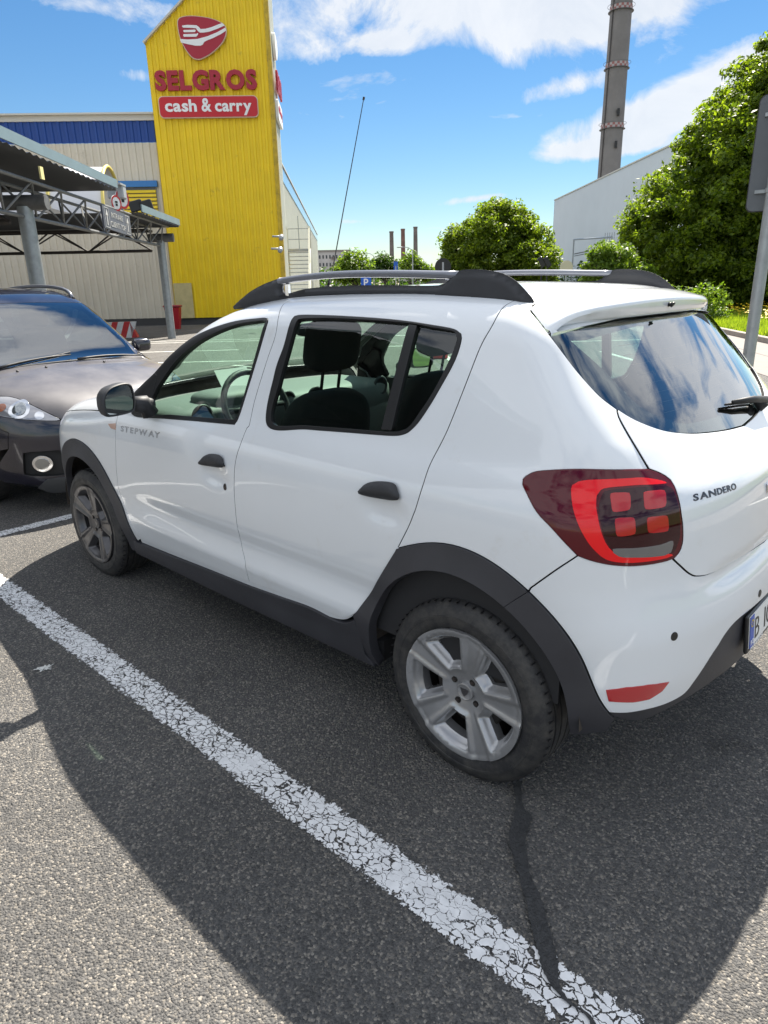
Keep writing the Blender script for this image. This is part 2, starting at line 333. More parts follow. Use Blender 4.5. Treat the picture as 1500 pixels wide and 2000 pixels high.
def mat_line(scale=17., wear=.035):
    m, t, b, out = nmat('worn_line_paint'); g = t.nodes.new('ShaderNodeNewGeometry'); P = g.outputs['Position']
    nz = N(t, 'ShaderNodeTexNoise', i_Scale=16.0, i_Detail=7.0, i_Roughness=.62); L(t, P, nz.inputs['Vector'])
    ad = N(t, 'ShaderNodeVectorMath', operation='MULTIPLY_ADD'); L(t, nz.outputs['Color'], ad.inputs[0]); ad.inputs[1].default_value = (.075, .075, 0); L(t, P, ad.inputs[2])
    mp = N(t, 'ShaderNodeMapping'); mp.inputs['Scale'].default_value = (1.0, 1.45, 1); L(t, ad.outputs[0], mp.inputs[0])
    v = N(t, 'ShaderNodeTexVoronoi', feature='DISTANCE_TO_EDGE', i_Scale=scale*1.95); L(t, mp.outputs[0], v.inputs['Vector'])
    n = N(t, 'ShaderNodeTexNoise', i_Scale=5.0, i_Detail=4.0, i_Roughness=.6); L(t, P, n.inputs['Vector'])
    n2 = N(t, 'ShaderNodeTexNoise', i_Scale=110.0, i_Detail=3.0, i_Roughness=.7); L(t, P, n2.inputs['Vector'])
    thr = N(t, 'ShaderNodeMapRange', i_1=.30, i_2=.72, i_3=.004, i_4=.085); L(t, n.outputs[0], thr.inputs[0])
    thr2 = MTH(t, 'ADD', thr.outputs[0], MTH(t, 'MULTIPLY', MTH(t, 'SUBTRACT', n2.outputs[0], .5), .11))
    # ragged long edges: uv y in 0..1 across the line
    uvn = N(t, 'ShaderNodeUVMap'); su = N(t, 'ShaderNodeSeparateXYZ'); L(t, uvn.outputs[0], su.inputs[0])
    ed = MTH(t, 'MINIMUM', su.outputs[1], MTH(t, 'SUBTRACT', 1.0, su.outputs[1]))
    n4 = N(t, 'ShaderNodeTexNoise', i_Scale=45.0, i_Detail=5.0, i_Roughness=.7); L(t, P, n4.inputs['Vector'])
    edm = MTH(t, 'GREATER_THAN', MTH(t, 'ADD', ed, MTH(t, 'MULTIPLY', MTH(t, 'SUBTRACT', n4.outputs[0], .5), .62)), .085)
    k = MTH(t, 'MULTIPLY', MTH(t, 'GREATER_THAN', v.outputs['Distance'], thr2), edm)
    b.inputs['Base Color'].default_value = (.62, .62, .60, 1); b.inputs['Roughness'].default_value = .6
    n5 = N(t, 'ShaderNodeTexNoise', i_Scale=30.0, i_Detail=4.0); L(t, P, n5.inputs['Vector'])
    c5 = N(t, 'ShaderNodeMapRange', i_1=.3, i_2=.7, i_3=.62, i_4=.80); L(t, n5.outputs[0], c5.inputs[0]); cc = N(t, 'ShaderNodeCombineColor'); 
    for i in range(3): L(t, c5.outputs[0], cc.inputs[i])
    L(t, cc.outputs[0], b.inputs['Base Color'])
    bm = N(t, 'ShaderNodeBump', i_Strength=.5, i_Distance=.002); L(t, n2.outputs[0], bm.inputs['Height']); L(t, bm.outputs[0], b.inputs['Normal'])
    tr = N(t, 'ShaderNodeBsdfTransparent'); ms = N(t, 'ShaderNodeMixShader'); L(t, k, ms.inputs[0]); L(t, tr.outputs[0], ms.inputs[1]); L(t, b.outputs[0], ms.inputs[2]); L(t, ms.outputs[0], out.inputs[0])
    return m
M['line'] = mat_line()
M['linefar'] = mat('far_line_paint', (.55, .55, .52), .7, var=.3, vscale=5)
M['tar'] = mat('dark_tar_streak', (.034, .034, .035), .7, bump=1.0, bscale=170, var=.45, vscale=80)
M['seam'] = mat('panel_gap_black', (.006, .006, .006), .9)
M['bezel'] = mat('black_lamp_bezel', (.030, .0015, .004), .06, 0, .15, spec=.38)
def spl(xs,ys,sm=0.0):
    """smooth curve through points, tabulated"""
    xs=np.array(xs,float);ys=np.array(ys,float)
    m=np.gradient(ys,xs)
    d=np.diff(ys)/np.diff(xs)
    m[1:-1]=[0 if a*b<=0 else 2*a*b/(a+b) for a,b in zip(d[:-1],d[1:])];m[0]=d[0];m[-1]=d[-1]
    t=np.linspace(xs[0],xs[-1],2001);i=np.clip(np.searchsorted(xs,t)-1,0,len(xs)-2)
    h=xs[i+1]-xs[i];s=(t-xs[i])/h
    v=(2*s**3-3*s**2+1)*ys[i]+(s**3-2*s**2+s)*h*m[i]+(-2*s**3+3*s**2)*ys[i+1]+(s**3-s**2)*h*m[i+1]
    if sm>0:
        n=max(1,int(sm/(t[1]-t[0])));k=np.hanning(2*n+3)[1:-1];k/=k.sum()
        vp=np.concatenate([v[0]-(v[1]-v[0])*np.arange(n,0,-1),v,v[-1]+(v[-1]-v[-2])*np.arange(1,n+1)])
        v=np.convolve(vp,k,'valid')
    def f(x):
        x=np.asarray(x,float);r=np.interp(x,t,v)
        r=r+np.where(x<t[0],(x-t[0])*m[0],0)+np.where(x>t[-1],(x-t[-1])*m[-1],0)
        return r
    return f
def smax(a,b,k):
    h=np.maximum(k-np.abs(a-b),0);return np.maximum(a,b)+h*h/(4*k)
def sstep(a,b,x):
    t=np.clip((x-a)/(b-a),0,1);return t*t*(3-2*t)
class Body:
    def __init__(s,d):
        s.Wz=spl(*d['Wz'],sm=.035);s.tap=spl(*d['tap'],sm=.15);s.tapg=spl(*d['tapg'],sm=.1)
        s.T0=spl(*d['T0'],sm=d.get('T0sm',.09));s.X0=spl(*d['X0'],sm=.012);s.XF=spl(*d['XF'],sm=.03)
        s.d=d
    def W(s,x,z):
        g=sstep(.98,1.40,z)
        w=s.Wz(z)+s.tap(x)*(1-g)+s.tapg(x)*g
        for fn in s.d.get('bumps',[]): w=w+fn(x,z)
        return w
    def f(s,P):
        x,y,z=P[:,0],np.abs(P[:,1]),P[:,2];d=s.d
        e=1e-3
        fs=(y-s.W(x,z))
        sl=(s.Wz(z+e)-s.Wz(z-e))/(2*e);fs=fs/np.sqrt(1+sl**2)
        T=s.T0(x)-d['crown']*y*y;ts=(s.T0(x+e)-s.T0(x-e))/(2*e)
        ft=(z-T)/np.sqrt(1+ts**2)
        X=s.X0(z)-d.get('shelf',0)*np.exp(-((z-.735)/.030)**2)*(1-sstep(.30,.56,y))-(d['rk']-d.get('rkd',0)*sstep(.98,1.15,z))*(y/.7)**d['rp'];xs=(s.X0(z+e)-s.X0(z-e))/(2*e)
        fr=(x-X)/np.sqrt(1+xs**2)
        X=s.XF(z)+d['fk']*(y/.7)**2.4;xs=(s.XF(z+e)-s.XF(z-e))/(2*e)
        ff=(X-x)/np.sqrt(1+xs**2)
        kr=d['kr0']+(d['kr1']-d['kr0'])*sstep(.95,1.25,z)
        a=smax(fs,fr,kr);a=smax(a,ff,.22)
        kt=np.interp(x,d['ktx'],d['ktv'])
        return smax(a,ft,kt)
    def grad(s,P,e=1.5e-3):
        g=np.stack([s.f(P+np.eye(3)[i]*e)-s.f(P-np.eye(3)[i]*e) for i in range(3)],1)
        return g/np.maximum(np.linalg.norm(g,axis=1),1e-9)[:,None]
    def hit(s,O,D,t0,t1,n=160):
        """first sign change + -> - walking from t0 to t1"""
        O=np.atleast_2d(O);D=np.atleast_2d(D);O=np.broadcast_to(O,(max(len(O),len(D)),3));D=np.broadcast_to(D,O.shape)
        t0=np.broadcast_to(np.asarray(t0,float),(len(O),));t1=np.broadcast_to(np.asarray(t1,float),(len(O),))
        lo=t0.copy();hi=np.full(len(O),np.nan);done=np.zeros(len(O),bool)
        best=np.full(len(O),1e9);bt=t0.copy()
        for k in range(1,n+1):
            t=t0+(t1-t0)*k/n;v=s.f(O+D*t[:,None])
            b=(v<best)&~done;best[b]=v[b];bt[b]=t[b]
            h=(v<0)&~done;hi[h]=t[h];lo[h]=t0[h]+(t1-t0)[h]*(k-1)/n;done|=h
        miss=~done;hi[miss]=bt[miss];lo[miss]=bt[miss]
        for _ in range(22):
            m=(lo+hi)/2;v=s.f(O+D*m[:,None])<0
            hi=np.where(v&done,m,hi);lo=np.where(~v&done,m,lo)
        t=(lo+hi)/2
        return O+D*t[:,None],done,best
    # side map: (u,v) -> point. u runs along the car, round the rear corner and across the back
    def uv(s,u,v):
        xc,yc,R,zc,Rv=s.d['xc'],s.d['yc'],s.d.get('R',.30),1.22,.30
        u=np.asarray(u,float).copy();v=np.asarray(v,float);xf=s.d['xf']
        uc=xc+R*np.pi/2+yc;ufc=xf-R*np.pi/2-yc
        fold=(u>uc)|(u<ufc);u=np.where(u>uc,2*uc-u,u);u=np.where(u<ufc,2*ufc-u,u)
        th=np.clip((u-xc)/R,0,np.pi/2);thf=np.clip((xf-u)/R,0,np.pi/2)
        a=th-thf
        dx,dy=np.sin(a),-np.cos(a)
        ox=np.clip(u,xf,xc);oy=np.where(u>xc+R*np.pi/2,-yc+(u-xc-R*np.pi/2),np.where(u<xf-R*np.pi/2,-yc+(xf-R*np.pi/2-u),-yc))
        ph=np.clip((v-zc)/Rv,0,1.5)
        O=np.stack([ox,oy,np.minimum(v,zc)],1)
        D=np.stack([dx*np.cos(ph),dy*np.cos(ph),np.sin(ph)],1)
        O2=O+D*.9
        P,ok,_=s.hit(O2,-D,0,.9,60)
        P=P.copy();P[fold,1]*=-1
        return P
    def inv(s,P):
        xc,yc,R,zc,Rv=s.d['xc'],s.d['yc'],s.d.get('R',.30),1.22,.30;xf=s.d['xf']
        x,y,z=P[:,0],P[:,1],P[:,2]
        u=np.where(x<=xc,x,np.where(y<-yc,xc+R*np.arctan2(x-xc,-(y+yc)),xc+R*np.pi/2+(y+yc)))
        u=np.where(x<xf,np.where(y<-yc,xf-R*np.arctan2(xf-x,-(y+yc)),xf-R*np.pi/2-(y+yc)),u)
        hd=np.where((x>xc)&(y<-yc),np.hypot(x-xc,y+yc),np.where(x>xc,x-xc,-(y+yc)))
        hd=np.where(x<xf,np.where(y<-yc,np.hypot(xf-x,y+yc),xf-x),hd)
        v=np.where(z<=zc,z,zc+Rv*np.arctan2(z-zc,hd))
        return np.stack([u,v],1)
    def top(s,x,y):
        O=np.stack([x,y,np.full(len(x),2.0)],1)
        P,ok,_=s.hit(O,[[0,0,-1.]],0,1.6,200)
        return P
def bump(c,w,a,x0=-9,x1=9,sx=.15):
    return lambda x,z:a*np.exp(-((z-c)/w)**2)*sstep(x0-sx,x0+sx,x)*(1-sstep(x1-sx,x1+sx,x))
def eb(cx,cz,rx,rz,a):
    return lambda x,z:a*np.exp(-(((x-cx)/rx)**2+((z-cz)/rz)**2)**1.5)
SAND=dict(
 Wz=([.15,.24,.30,.36,.42,.50,.62,.75,.86,.95,1.02,1.08,1.2,1.32,1.42,1.50,1.6],
     [.780,.800,.815,.832,.842,.846,.858,.864,.862,.852,.832,.806,.768,.728,.693,.660,.61]),
 tap=([-3.6,-3.2,-3.0,-2.7,-2.4,-2.0,-1.2,-.5,0,.3,.6,.8],[-.16,-.075,-.045,-.012,-.004,-.004,0,0,-.004,-.014,-.05,-.085]),
 tapg=([-3.6,-2.4,-1.6,-1.1,-.5,0,.3,.6],[-.2,-.12,-.02,0,0,-.015,-.035,-.06]),
 T0=([-3.7,-3.42,-3.36,-3.25,-3.05,-2.7,-2.35,-2.15,-1.75,-1.45,-1.25,-.95,-.5,-.1,.15,.35,.7],
     [.40,.66,.78,.875,.96,1.03,1.08,1.120,1.355,1.485,1.528,1.556,1.564,1.552,1.532,1.507,1.46]),
 crown=.09,
 X0=([.10,.20,.28,.40,.50,.60,.66,.72,.78,.84,.90,.97,1.01,1.05,1.10,1.20,1.44,1.6],
     [.50,.57,.615,.645,.655,.654,.645,.628,.615,.610,.606,.595,.575,.540,.495,.410,.20,.07]),
 XF=([.10,.20,.4,.6,.8,1.2],[-3.33,-3.40,-3.42,-3.41,-3.36,-3.2]),
 shelf=.020,rk=.125,rkd=.035,rp=2.6,fk=.22,kr0=.16,kr1=.08,ktx=[-3.5,-2.9,-2.2,-1.8,-1.2,.1,.4],ktv=[.20,.16,.10,.06,.10,.11,.12],
 xc=-.02,yc=.42,R=.42,xf=-2.95,
 bumps=[bump(.545,.055,-.010,-2.0,-.30),bump(.44,.035,.006,-2.0,-.35),
        eb(-1.27,.825,.085,.045,-.013),eb(-.31,.868,.085,.045,-.013)],
)
# ------------------------------------------------------------------ panel mesher: flat outlines in (u,v) laid on the curved body
def cr(pts, step=.012, closed=False):
    p = np.array(pts, float)
    if len(p) < 3: 
        n = max(2, int(np.linalg.norm(p[1]-p[0])/step)+1); return p[0]+(p[1]-p[0])*np.linspace(0, 1, n)[:, None]
    if closed: q = np.vstack([p[-1], p, p[0], p[1]])
    else: q = np.vstack([2*p[0]-p[1], p, 2*p[-1]-p[-2]])
    out = []
    for i in range(1, len(q)-2):
        a, b, c, d = q[i-1:i+3]; n = max(1, int(round(np.linalg.norm(c-b)/step)))
        t = (np.arange(n)/n)[:, None]
        out.append(.5*((2*b)+(c-a)*t+(2*a-5*b+4*c-d)*t**2+(3*b-a-3*c+d)*t**3))
    if not closed: out.append(p[-1:])
    return np.vstack(out)
def chain(*segs):
    o = [np.asarray(segs[0], float)]
    for s in segs[1:]:
        s = np.asarray(s, float)
        if np.linalg.norm(s[0]-o[-1][-1]) < 1e-3: s = s[1:]
        if len(s): o.append(s)
    P = np.vstack(o)
    if np.linalg.norm(P[0]-P[-1]) < 1e-3: P = P[:-1]
    return P
def resamp(P, step):
    Q = []; n = len(P)
    for i in range(n):
        a, b = P[i], P[(i+1) % n]; k = max(1, int(math.ceil(np.linalg.norm(b-a)/step)))
        for j in range(k): Q.append(a+(b-a)*j/k)
    Q = np.array(Q); keep = [0]
    for i in range(1, len(Q)):
        if np.linalg.norm(Q[i]-Q[keep[-1]]) > step*.35: keep.append(i)
    return Q[keep]
def area(P): x, y = P[:, 0], P[:, 1]; return .5*np.sum(x*np.roll(y, -1)-np.roll(x, -1)*y)
def inset(P, g):
    """P ccw: move every edge inwards by g"""
    if g == 0: return P
    t = np.roll(P, -1, 0)-P; t /= np.maximum(np.linalg.norm(t, axis=1), 1e-9)[:, None]
    n = np.stack([-t[:, 1], t[:, 0]], 1); m = n+np.roll(n, 1, 0); l = np.maximum((m*m).sum(1), .5)
    return P+m*(2*g/l)[:, None]
def pip(Q, P):
    x, y = Q[:, 0:1], Q[:, 1:2]; a = P; b = np.roll(P, -1, 0)
    c = ((a[:, 1] > y) != (b[:, 1] > y)); 
    xi = (b[:, 0]-a[:, 0])*(y-a[:, 1])/np.where(np.abs(b[:, 1]-a[:, 1]) < 1e-12, 1e-12, b[:, 1]-a[:, 1])+a[:, 0]
    return (np.sum(c & (x < xi), 1) % 2) == 1
def segdist(Q, P):
    a = P; d = np.roll(P, -1, 0)-P; dd = np.maximum((d*d).sum(1), 1e-12); o = np.full(len(Q), 1e9)
    for s in range(0, len(Q), 1500):
        q = Q[s:s+1500, None, :]-a[None]; t = np.clip((q*d).sum(2)/dd, 0, 1); r = q-t[..., None]*d
        o[s:s+1500] = np.sqrt((r*r).sum(2)).min(1)
    return o
def sheet(loops, h, gap=0., bstep=None, extra=()):
    """-> uv verts, tris, list of boundary index loops (outer ccw, holes cw)"""
    bstep = bstep or h*.6; L_ = []
    for i, P in enumerate(loops):
        P = np.asarray(P, float)
        if area(P) < 0: P = P[::-1]
        P = resamp(P, bstep)
        P = inset(P, gap if i == 0 else -gap)
        L_.append(P if i == 0 else P[::-1])
    lo = L_[0].min(0); hi = L_[0].max(0)
    ys = np.arange(lo[1], hi[1], h*.866); xs = np.arange(lo[0], hi[0], h)
    gx, gy = np.meshgrid(xs, ys); gx = gx+(np.arange(len(ys)) % 2*h*.5)[:, None]; Q = np.stack([gx.ravel(), gy.ravel()], 1)
    k = pip(Q, L_[0])
    for P in L_[1:]: k &= ~pip(Q, P)
    Q = Q[k]
    for P in L_:
        if len(Q): Q = Q[segdist(Q, P) > h*.5]
    for P in extra: Q = Q[segdist(Q, P) > h*.5]
    V = np.vstack(L_+list(extra)+[Q]); E = []; idx = []; b = 0
    for P in L_:
        n = len(P); idx.append(np.arange(b, b+n)); E += [(b+i, b+(i+1) % n) for i in range(n)]; b += n
    for P in extra:
        n = len(P); E += [(b+i, b+(i+1) % n) for i in range(n)]; b += n
    r = delaunay_2d_cdt([Vector(v) for v in V], E, [], 0, 1e-7)
    VV = np.array([tuple(v) for v in r[0]]); T = np.array([f for f in r[2] if len(f) == 3])
    orig = r[3]; mp = {}
    for j, o in enumerate(orig):
        for q in o: mp[q] = j
    c = VV[T].mean(1); k = pip(c, L_[0])
    for P in L_[1:]: k &= ~pip(c, P)
    T = T[k]; idx = [np.array([mp[i] for i in I]) for I in idx]
    return VV, T, idx
def build_panel(VV, T, idx, surf, nrm, off=0., depth=.014, rad=.0018, lift=None):
    P = surf(VV); n = nrm(P)
    o = off if lift is None else off+lift(VV)
    if lift is not None:   # normals from displaced sheet
        Pd = P+n*np.asarray(o)[:, None]
        tn = np.cross(Pd[T[:, 1]]-Pd[T[:, 0]], Pd[T[:, 2]]-Pd[T[:, 0]]); m = np.zeros_like(P)
        for k in range(3): np.add.at(m, T[:, k], tn)
        m /= np.maximum(np.linalg.norm(m, axis=1), 1e-12)[:, None]
        if (m*n).sum() < 0: m = -m
        P, n2 = Pd, m
    else: P = P+n*o; n2 = n
    a = P[T[0]]; s = np.dot(np.cross(a[1]-a[0], a[2]-a[0]), n2[T[0][0]])
    nn = np.cross(P[T[:, 1]]-P[T[:, 0]], P[T[:, 2]]-P[T[:, 0]]); s = np.sum(nn*n2[T[:, 0]])
    F = T if s > 0 else T[:, ::-1]
    Vs = [P]; Ns = [n2]; Fs = [tuple(f) for f in F]; base = len(P); deep = []
    if depth > 0:
        for I in idx:
            B_ = P[I]; t = np.roll(B_, -1, 0)-np.roll(B_, 1, 0); t /= np.maximum(np.linalg.norm(t, axis=1), 1e-9)[:, None]
            od = np.cross(t, n2[I]); od /= np.maximum(np.linalg.norm(od, axis=1), 1e-9)[:, None]
            if s < 0: od = -od
            m = len(I); r1 = B_+od*rad*.7-n2[I]*rad*.3; r2 = B_+od*rad-n2[I]*rad*1.2; r3 = B_+od*rad-n2[I]*depth
            nm = n2[I]+od; nm /= np.linalg.norm(nm, axis=1)[:, None]
            Vs += [r1, r2, r3]; Ns += [nm, od, od]
            for i in range(m):
                j = (i+1) % m
                for a0, b0 in ((None, base), (base, base+m), (base+m, base+2*m)):
                    p0, p1 = (I[i], I[j]) if a0 is None else (a0+i, a0+j)
                    q0, q1 = b0+i, b0+j
                    Fs.append((p0, q0, q1, p1) if s > 0 else (p0, p1, q1, q0)); deep.append(len(Fs)-1) if b0 == base+2*m else None
            base += 3*m
    MI = np.zeros(len(Fs), int); MI[deep] = 1
    return np.vstack(Vs), Fs, np.vstack(Ns), MI
def flipY(V, F, Nn):
    V = V.copy(); Nn = Nn.copy(); V[:, 1] *= -1; Nn[:, 1] *= -1; return V, [f[::-1] for f in F], Nn
class Kit:
    """a car body: traces outlines onto it and makes panels; T maps body space to the place"""
    def __init__(s, B, root, rot=False, ox=0., oy=0.):
        s.B = B; s.root = root; s.rot = rot; s.ox = ox; s.oy = oy
    def w(s, V):
        V = np.asarray(V, float)
        return np.stack([s.ox-V[:, 0], s.oy-V[:, 1], V[:, 2]], 1) if s.rot else V
    def wn(s, V): return np.stack([-V[:, 0], -V[:, 1], V[:, 2]], 1) if s.rot else V
    def side(s, uv): return s.B.uv(uv[:, 0], uv[:, 1])
    def top(s, xy): return s.B.top(xy[:, 0], xy[:, 1])
    def panel(s, name, loops, m, parent=None, surf='side', h=.03, gap=.0027, off=0., depth=.014, both=True, liner=None, lift=None, rad=.0012, label=None, bstep=None, linoff=-.03):
        VV, T, idx = sheet(loops, h, gap, bstep); f = s.side if surf == 'side' else s.top
        V, F, Nn, MI = build_panel(VV, T, idx, f, s.B.grad, off, depth, rad, lift)
        outs = []
        sets = [(V, F, Nn)]+([flipY(V, F, Nn)] if both else [])
        for k, (a, b, c) in enumerate(sets):
            outs.append(mk(name, s.w(a), b, m, parent or s.root, True, s.wn(c), label, [m, M['seam']] if m.name.startswith(('white_', 'dark_pur', 'dusty')) else None, MI))
        if liner:
            P = f(VV); n = s.B.grad(P); P2 = P+n*linoff
            fs = [tuple(t) for t in T]
            for k in range(2 if both else 1):
                q = P2.copy(); 
                if k: q[:, 1] *= -1
                mk('inner_trim', s.w(q), fs, liner, outs[k], True)
        return outs
def fitarc(P, c, deg=4, n=60):
    """even out a traced wheel-arch line: radius as a low polynomial of the angle"""
    q = np.array(P)-c; a = np.unwrap(np.arctan2(q[:, 1], q[:, 0])); r = np.hypot(q[:, 0], q[:, 1]); k = np.polyfit(a, r, deg)
    t = np.linspace(a[0], a[-1], n); rr = np.polyval(k, t); return np.stack([c[0]+rr*np.cos(t), c[1]+rr*np.sin(t)], 1)
def tr(B, pts):
    D = np.array([camray(*p) for p in pts]); P, ok, b = B.hit(CP, D, .7, 5.2, 420); return B.inv(P)
def text_mesh(ch, size=1., offset=0., extrude=0., res=3, outline=0., shear=0.):
    cu = bpy.data.curves.new('glyph', 'FONT'); cu.body = ch; cu.size = size; cu.offset = offset; cu.extrude = extrude; cu.resolution_u = res; cu.shear = shear
    if outline: cu.fill_mode = 'NONE'; cu.bevel_depth = outline; cu.bevel_resolution = 0
    ob = bpy.data.objects.new('glyph', cu); COL.objects.link(ob)
    dg = bpy.context.evaluated_depsgraph_get(); me = bpy.data.meshes.new_from_object(ob.evaluated_get(dg))
    V = np.array([tuple(v.co) for v in me.vertices]) if len(me.vertices) else np.zeros((0, 3)); F = [tuple(p.vertices) for p in me.polygons]
    bpy.data.meshes.remove(me); bpy.data.objects.remove(ob); bpy.data.curves.remove(cu)
    return V, F
def letters(txt, height, fn, m, parent, name='letter', width=None, gap=.12, offset=0., extrude=.5, outline=0., shear=0., fnn=None, sx=1.):
    """each glyph its own part; fn maps (n,3) text space (x right, y up from baseline, z out) to the place; height = cap height"""
    size = height/.73; gl = []; x = 0
    for ch in txt:
        if ch == ' ': x += height*.42; continue
        V, F = text_mesh(ch, size, offset*size, 0 if outline else extrude, 3, outline*1.0, shear)
        if not len(V): continue
        V = V.copy(); x0 = V[:, 0].min(); w = (V[:, 0].max()-x0)*sx; V[:, 0] = (V[:, 0]-x0)*sx+x; gl.append((ch, V, F)); x += w+gap*height
    tot = x-gap*height; k = 1 if width is None else width/tot
    out = []
    for ch, V, F in gl:
        V = V.copy(); V[:, 0] *= k; out.append(mk(name, fn(V), F, m, parent, False))
    return out
def plane_fn(O, X, Y, Z):
    O, X, Y, Z = (np.array(a, float) for a in (O, X, Y, Z))
    return lambda V: O+V[:, :1]*X+V[:, 1:2]*Y+V[:, 2:3]*Z
def sq(c, r, e1=.5, e2=.5, X=(1, 0, 0), Y=(0, 1, 0), Z=(0, 0, 1), n=16, m=20):
    """rounded cushion (superellipsoid)"""
    c, X, Y, Z = (np.array(a, float) for a in (c, X, Y, Z)); V = []; F = []
    sp = lambda w, e: math.copysign(abs(w)**e, w)
    for i in range(n+1):
        a = -math.pi/2+math.pi*i/n
        for j in range(m):
            b = 2*math.pi*j/m
            V.append(c+X*r[0]*sp(math.cos(a), e1)*sp(math.cos(b), e2)+Y*r[1]*sp(math.cos(a), e1)*sp(math.sin(b), e2)+Z*r[2]*sp(math.sin(a), e1))
    for i in range(n):
        for j in range(m): F.append((i*m+j, i*m+(j+1) % m, (i+1)*m+(j+1) % m, (i+1)*m+j))
    return V, F
# ------------------------------------------------------------------ ground, markings
def ground():
    V = [(-3000, -3000, 0), (3000, -3000, 0), (3000, 3000, 0), (-3000, 3000, 0)]
    o = mk('parking_lot', V, [(0, 1, 2, 3)], M['asphalt'], None, False); tag(o, kind='structure')
ground()
def stripe(name, a, b, w, z, m, n=1):
    a = np.array(a, float); b = np.array(b, float); d = (b-a)/np.linalg.norm(b-a); s = np.array([-d[1], d[0]])*w/2
    V = [(*(a-s), z), (*(b-s), z), (*(b+s), z), (*(a+s), z)]
    o = mk(name, V, [(0, 1, 2, 3)], m, None, False)
    uv = o.data.uv_layers.new(name='UVMap'); Lr = np.linalg.norm(b-a)
    for i, q in enumerate([(0, 0), (Lr, 0), (Lr, 1), (0, 1)]): uv.data[i].uv = q
    tag(o, kind='structure'); return o
LA = [(.80, -1.227), (-2.735, -1.242)]
stripe('parking_line', (3.5, -1.283), (-3.63, -1.308), .150, .004, M['line'])
stripe('parking_line', (-3.80, -3.5), (-3.76, 3.2), .125, .0045, M['line'])
# tar streak running from the rear wheel across the line
pts = [(1010, 1520, 22), (1014, 1575, 16), (1020, 1600, 44), (1010, 1640, 40), (1016, 1680, 34), (1025, 1715, 30), (1040, 1755, 38), (1050, 1800, 42), (1065, 1850, 44), (1075, 1900, 38), (1085, 1930, 22), (1108, 1960, 14), (1145, 1985, 12), (1160, 2010, 12), (1185, 2060, 10)]
rng = np.random.RandomState(3); Lf, Rt = [], []
P_ = cr(np.array(pts, float), step=6)
for i, (x, y, w) in enumerate(P_):
    j = rng.uniform(-2, 2, 2)*(w > 12)
    Lf.append(G(x-w*.4+j[0], y)); Rt.append(G(x+w*.4+j[1], y))
V = [(p[0], p[1], .0085) for p in Lf]+[(p[0], p[1], .0085) for p in Rt]; n = len(Lf)
tag(mk('tar_streak', V, [(i, i+1, n+i+1, n+i) for i in range(n-1)], M['tar'], None, False), kind='structure')

# pale chalky splash beside the line
rng = np.random.RandomState(9); c = G(86, 1308); q = MB()
for k in range(9):
    a = rng.uniform(0, 6.28); l_ = rng.uniform(.008, .030); w_ = rng.uniform(.002, .005); d = np.array([math.cos(a), math.sin(a), 0]); s_ = np.array([-d[1], d[0], 0]); o_ = c+np.array([*rng.uniform(-.02, .02, 2), 0])
    q.add([o_-d*l_-s_*w_+[0, 0, .0035+.0002*k], o_+d*l_-s_*w_*.5+[0, 0, .0035+.0002*k], o_+d*l_+s_*w_+[0, 0, .0035+.0002*k], o_-d*l_+s_*w_*.6+[0, 0, .0035+.0002*k]], [(0, 1, 2, 3)])
tag(q.build('paint_splash', M['linefar']), kind='structure')
# ------------------------------------------------------------------ background materials
M['yel'] = mat('yellow_sheet_metal', (.80, .56, .006), .55, var=.07, vscale=1.2, dirt=((.34, .24, .03), .62, .80))
M['cream'] = mat('cream_sheet_metal', (.58, .53, .43), .55, var=.05, vscale=.8, dirt=((.30, .27, .21), .60, .82))
M['creaml'] = mat('pale_cream_panel', (.62, .62, .52), .5, var=.04, vscale=1)
M['blueb'] = mat('blue_sheet_metal', (.004, .045, .23), .5, var=.06, vscale=1)
M['bluet'] = mat('blue_trim', (.02, .16, .42), .45)
M['capt'] = mat('pale_coping', (.55, .52, .45), .5)
M['sred'] = mat('sign_red', (.36, .010, .028), .45)
M['sred2'] = mat('sign_panel_red', (.50, .006, .014), .4)
M['swht'] = mat('sign_white', (.78, .78, .78), .45)
M['srim'] = mat('sign_edge', (.62, .48, .38), .5)
M['steel'] = mat('galvanised_steel', (.30, .32, .33), .42, .55, var=.15, vscale=8, bump=.05, bscale=90)
M['steeld'] = mat('dark_truss_steel', (.13, .13, .13), .55, .3, var=.25, vscale=6)
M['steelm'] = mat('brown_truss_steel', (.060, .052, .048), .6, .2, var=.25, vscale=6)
M['fascia'] = mat('pale_blue_fascia', (.17, .235, .26), .45, .1, var=.08, vscale=3)
M['roofu'] = mat('dark_roof_sheet', (.075, .08, .085), .55, .2)
M['plinth'] = mat('dark_plinth', (.05, .05, .05), .8)
M['vault'] = mat('milky_vault_panel', (.70, .68, .68), .3, coat=.3)
M['vrim'] = mat('yellow_rim_paint', (.74, .60, .16), .45)
M['louvre'] = mat('yellow_louvre', (.72, .52, .012), .5)
M['sgrey'] = mat('sign_grey', (.085, .09, .11), .45)
M['sfade'] = mat('faded_white_print', (.46, .46, .44), .6)
M['white_wall'] = mat('grey_white_cladding', (.56, .60, .63), .6, var=.03, vscale=.3)
M['conc'] = mat('weathered_concrete', (.185, .174, .166), .85, var=.16, vscale=.35, bump=.3, bscale=3)
M['concd'] = mat('dark_brick_chimney', (.16, .135, .12), .9, var=.2, vscale=.3)
M['flat'] = mat('flat_block_render', (.50, .47, .44), .9, var=.08, vscale=.15)
M['win'] = mat('dark_window', (.05, .055, .06), .2)
M['redw'] = mat('barrier_red', (.50, .03, .03), .5, var=.15, vscale=9)
M['whw'] = mat('barrier_white', (.66, .66, .64), .55, var=.12, vscale=9)
M['kerb'] = mat('kerb_concrete', (.27, .24, .21), .85, var=.18, vscale=3, bump=.3, bscale=30)
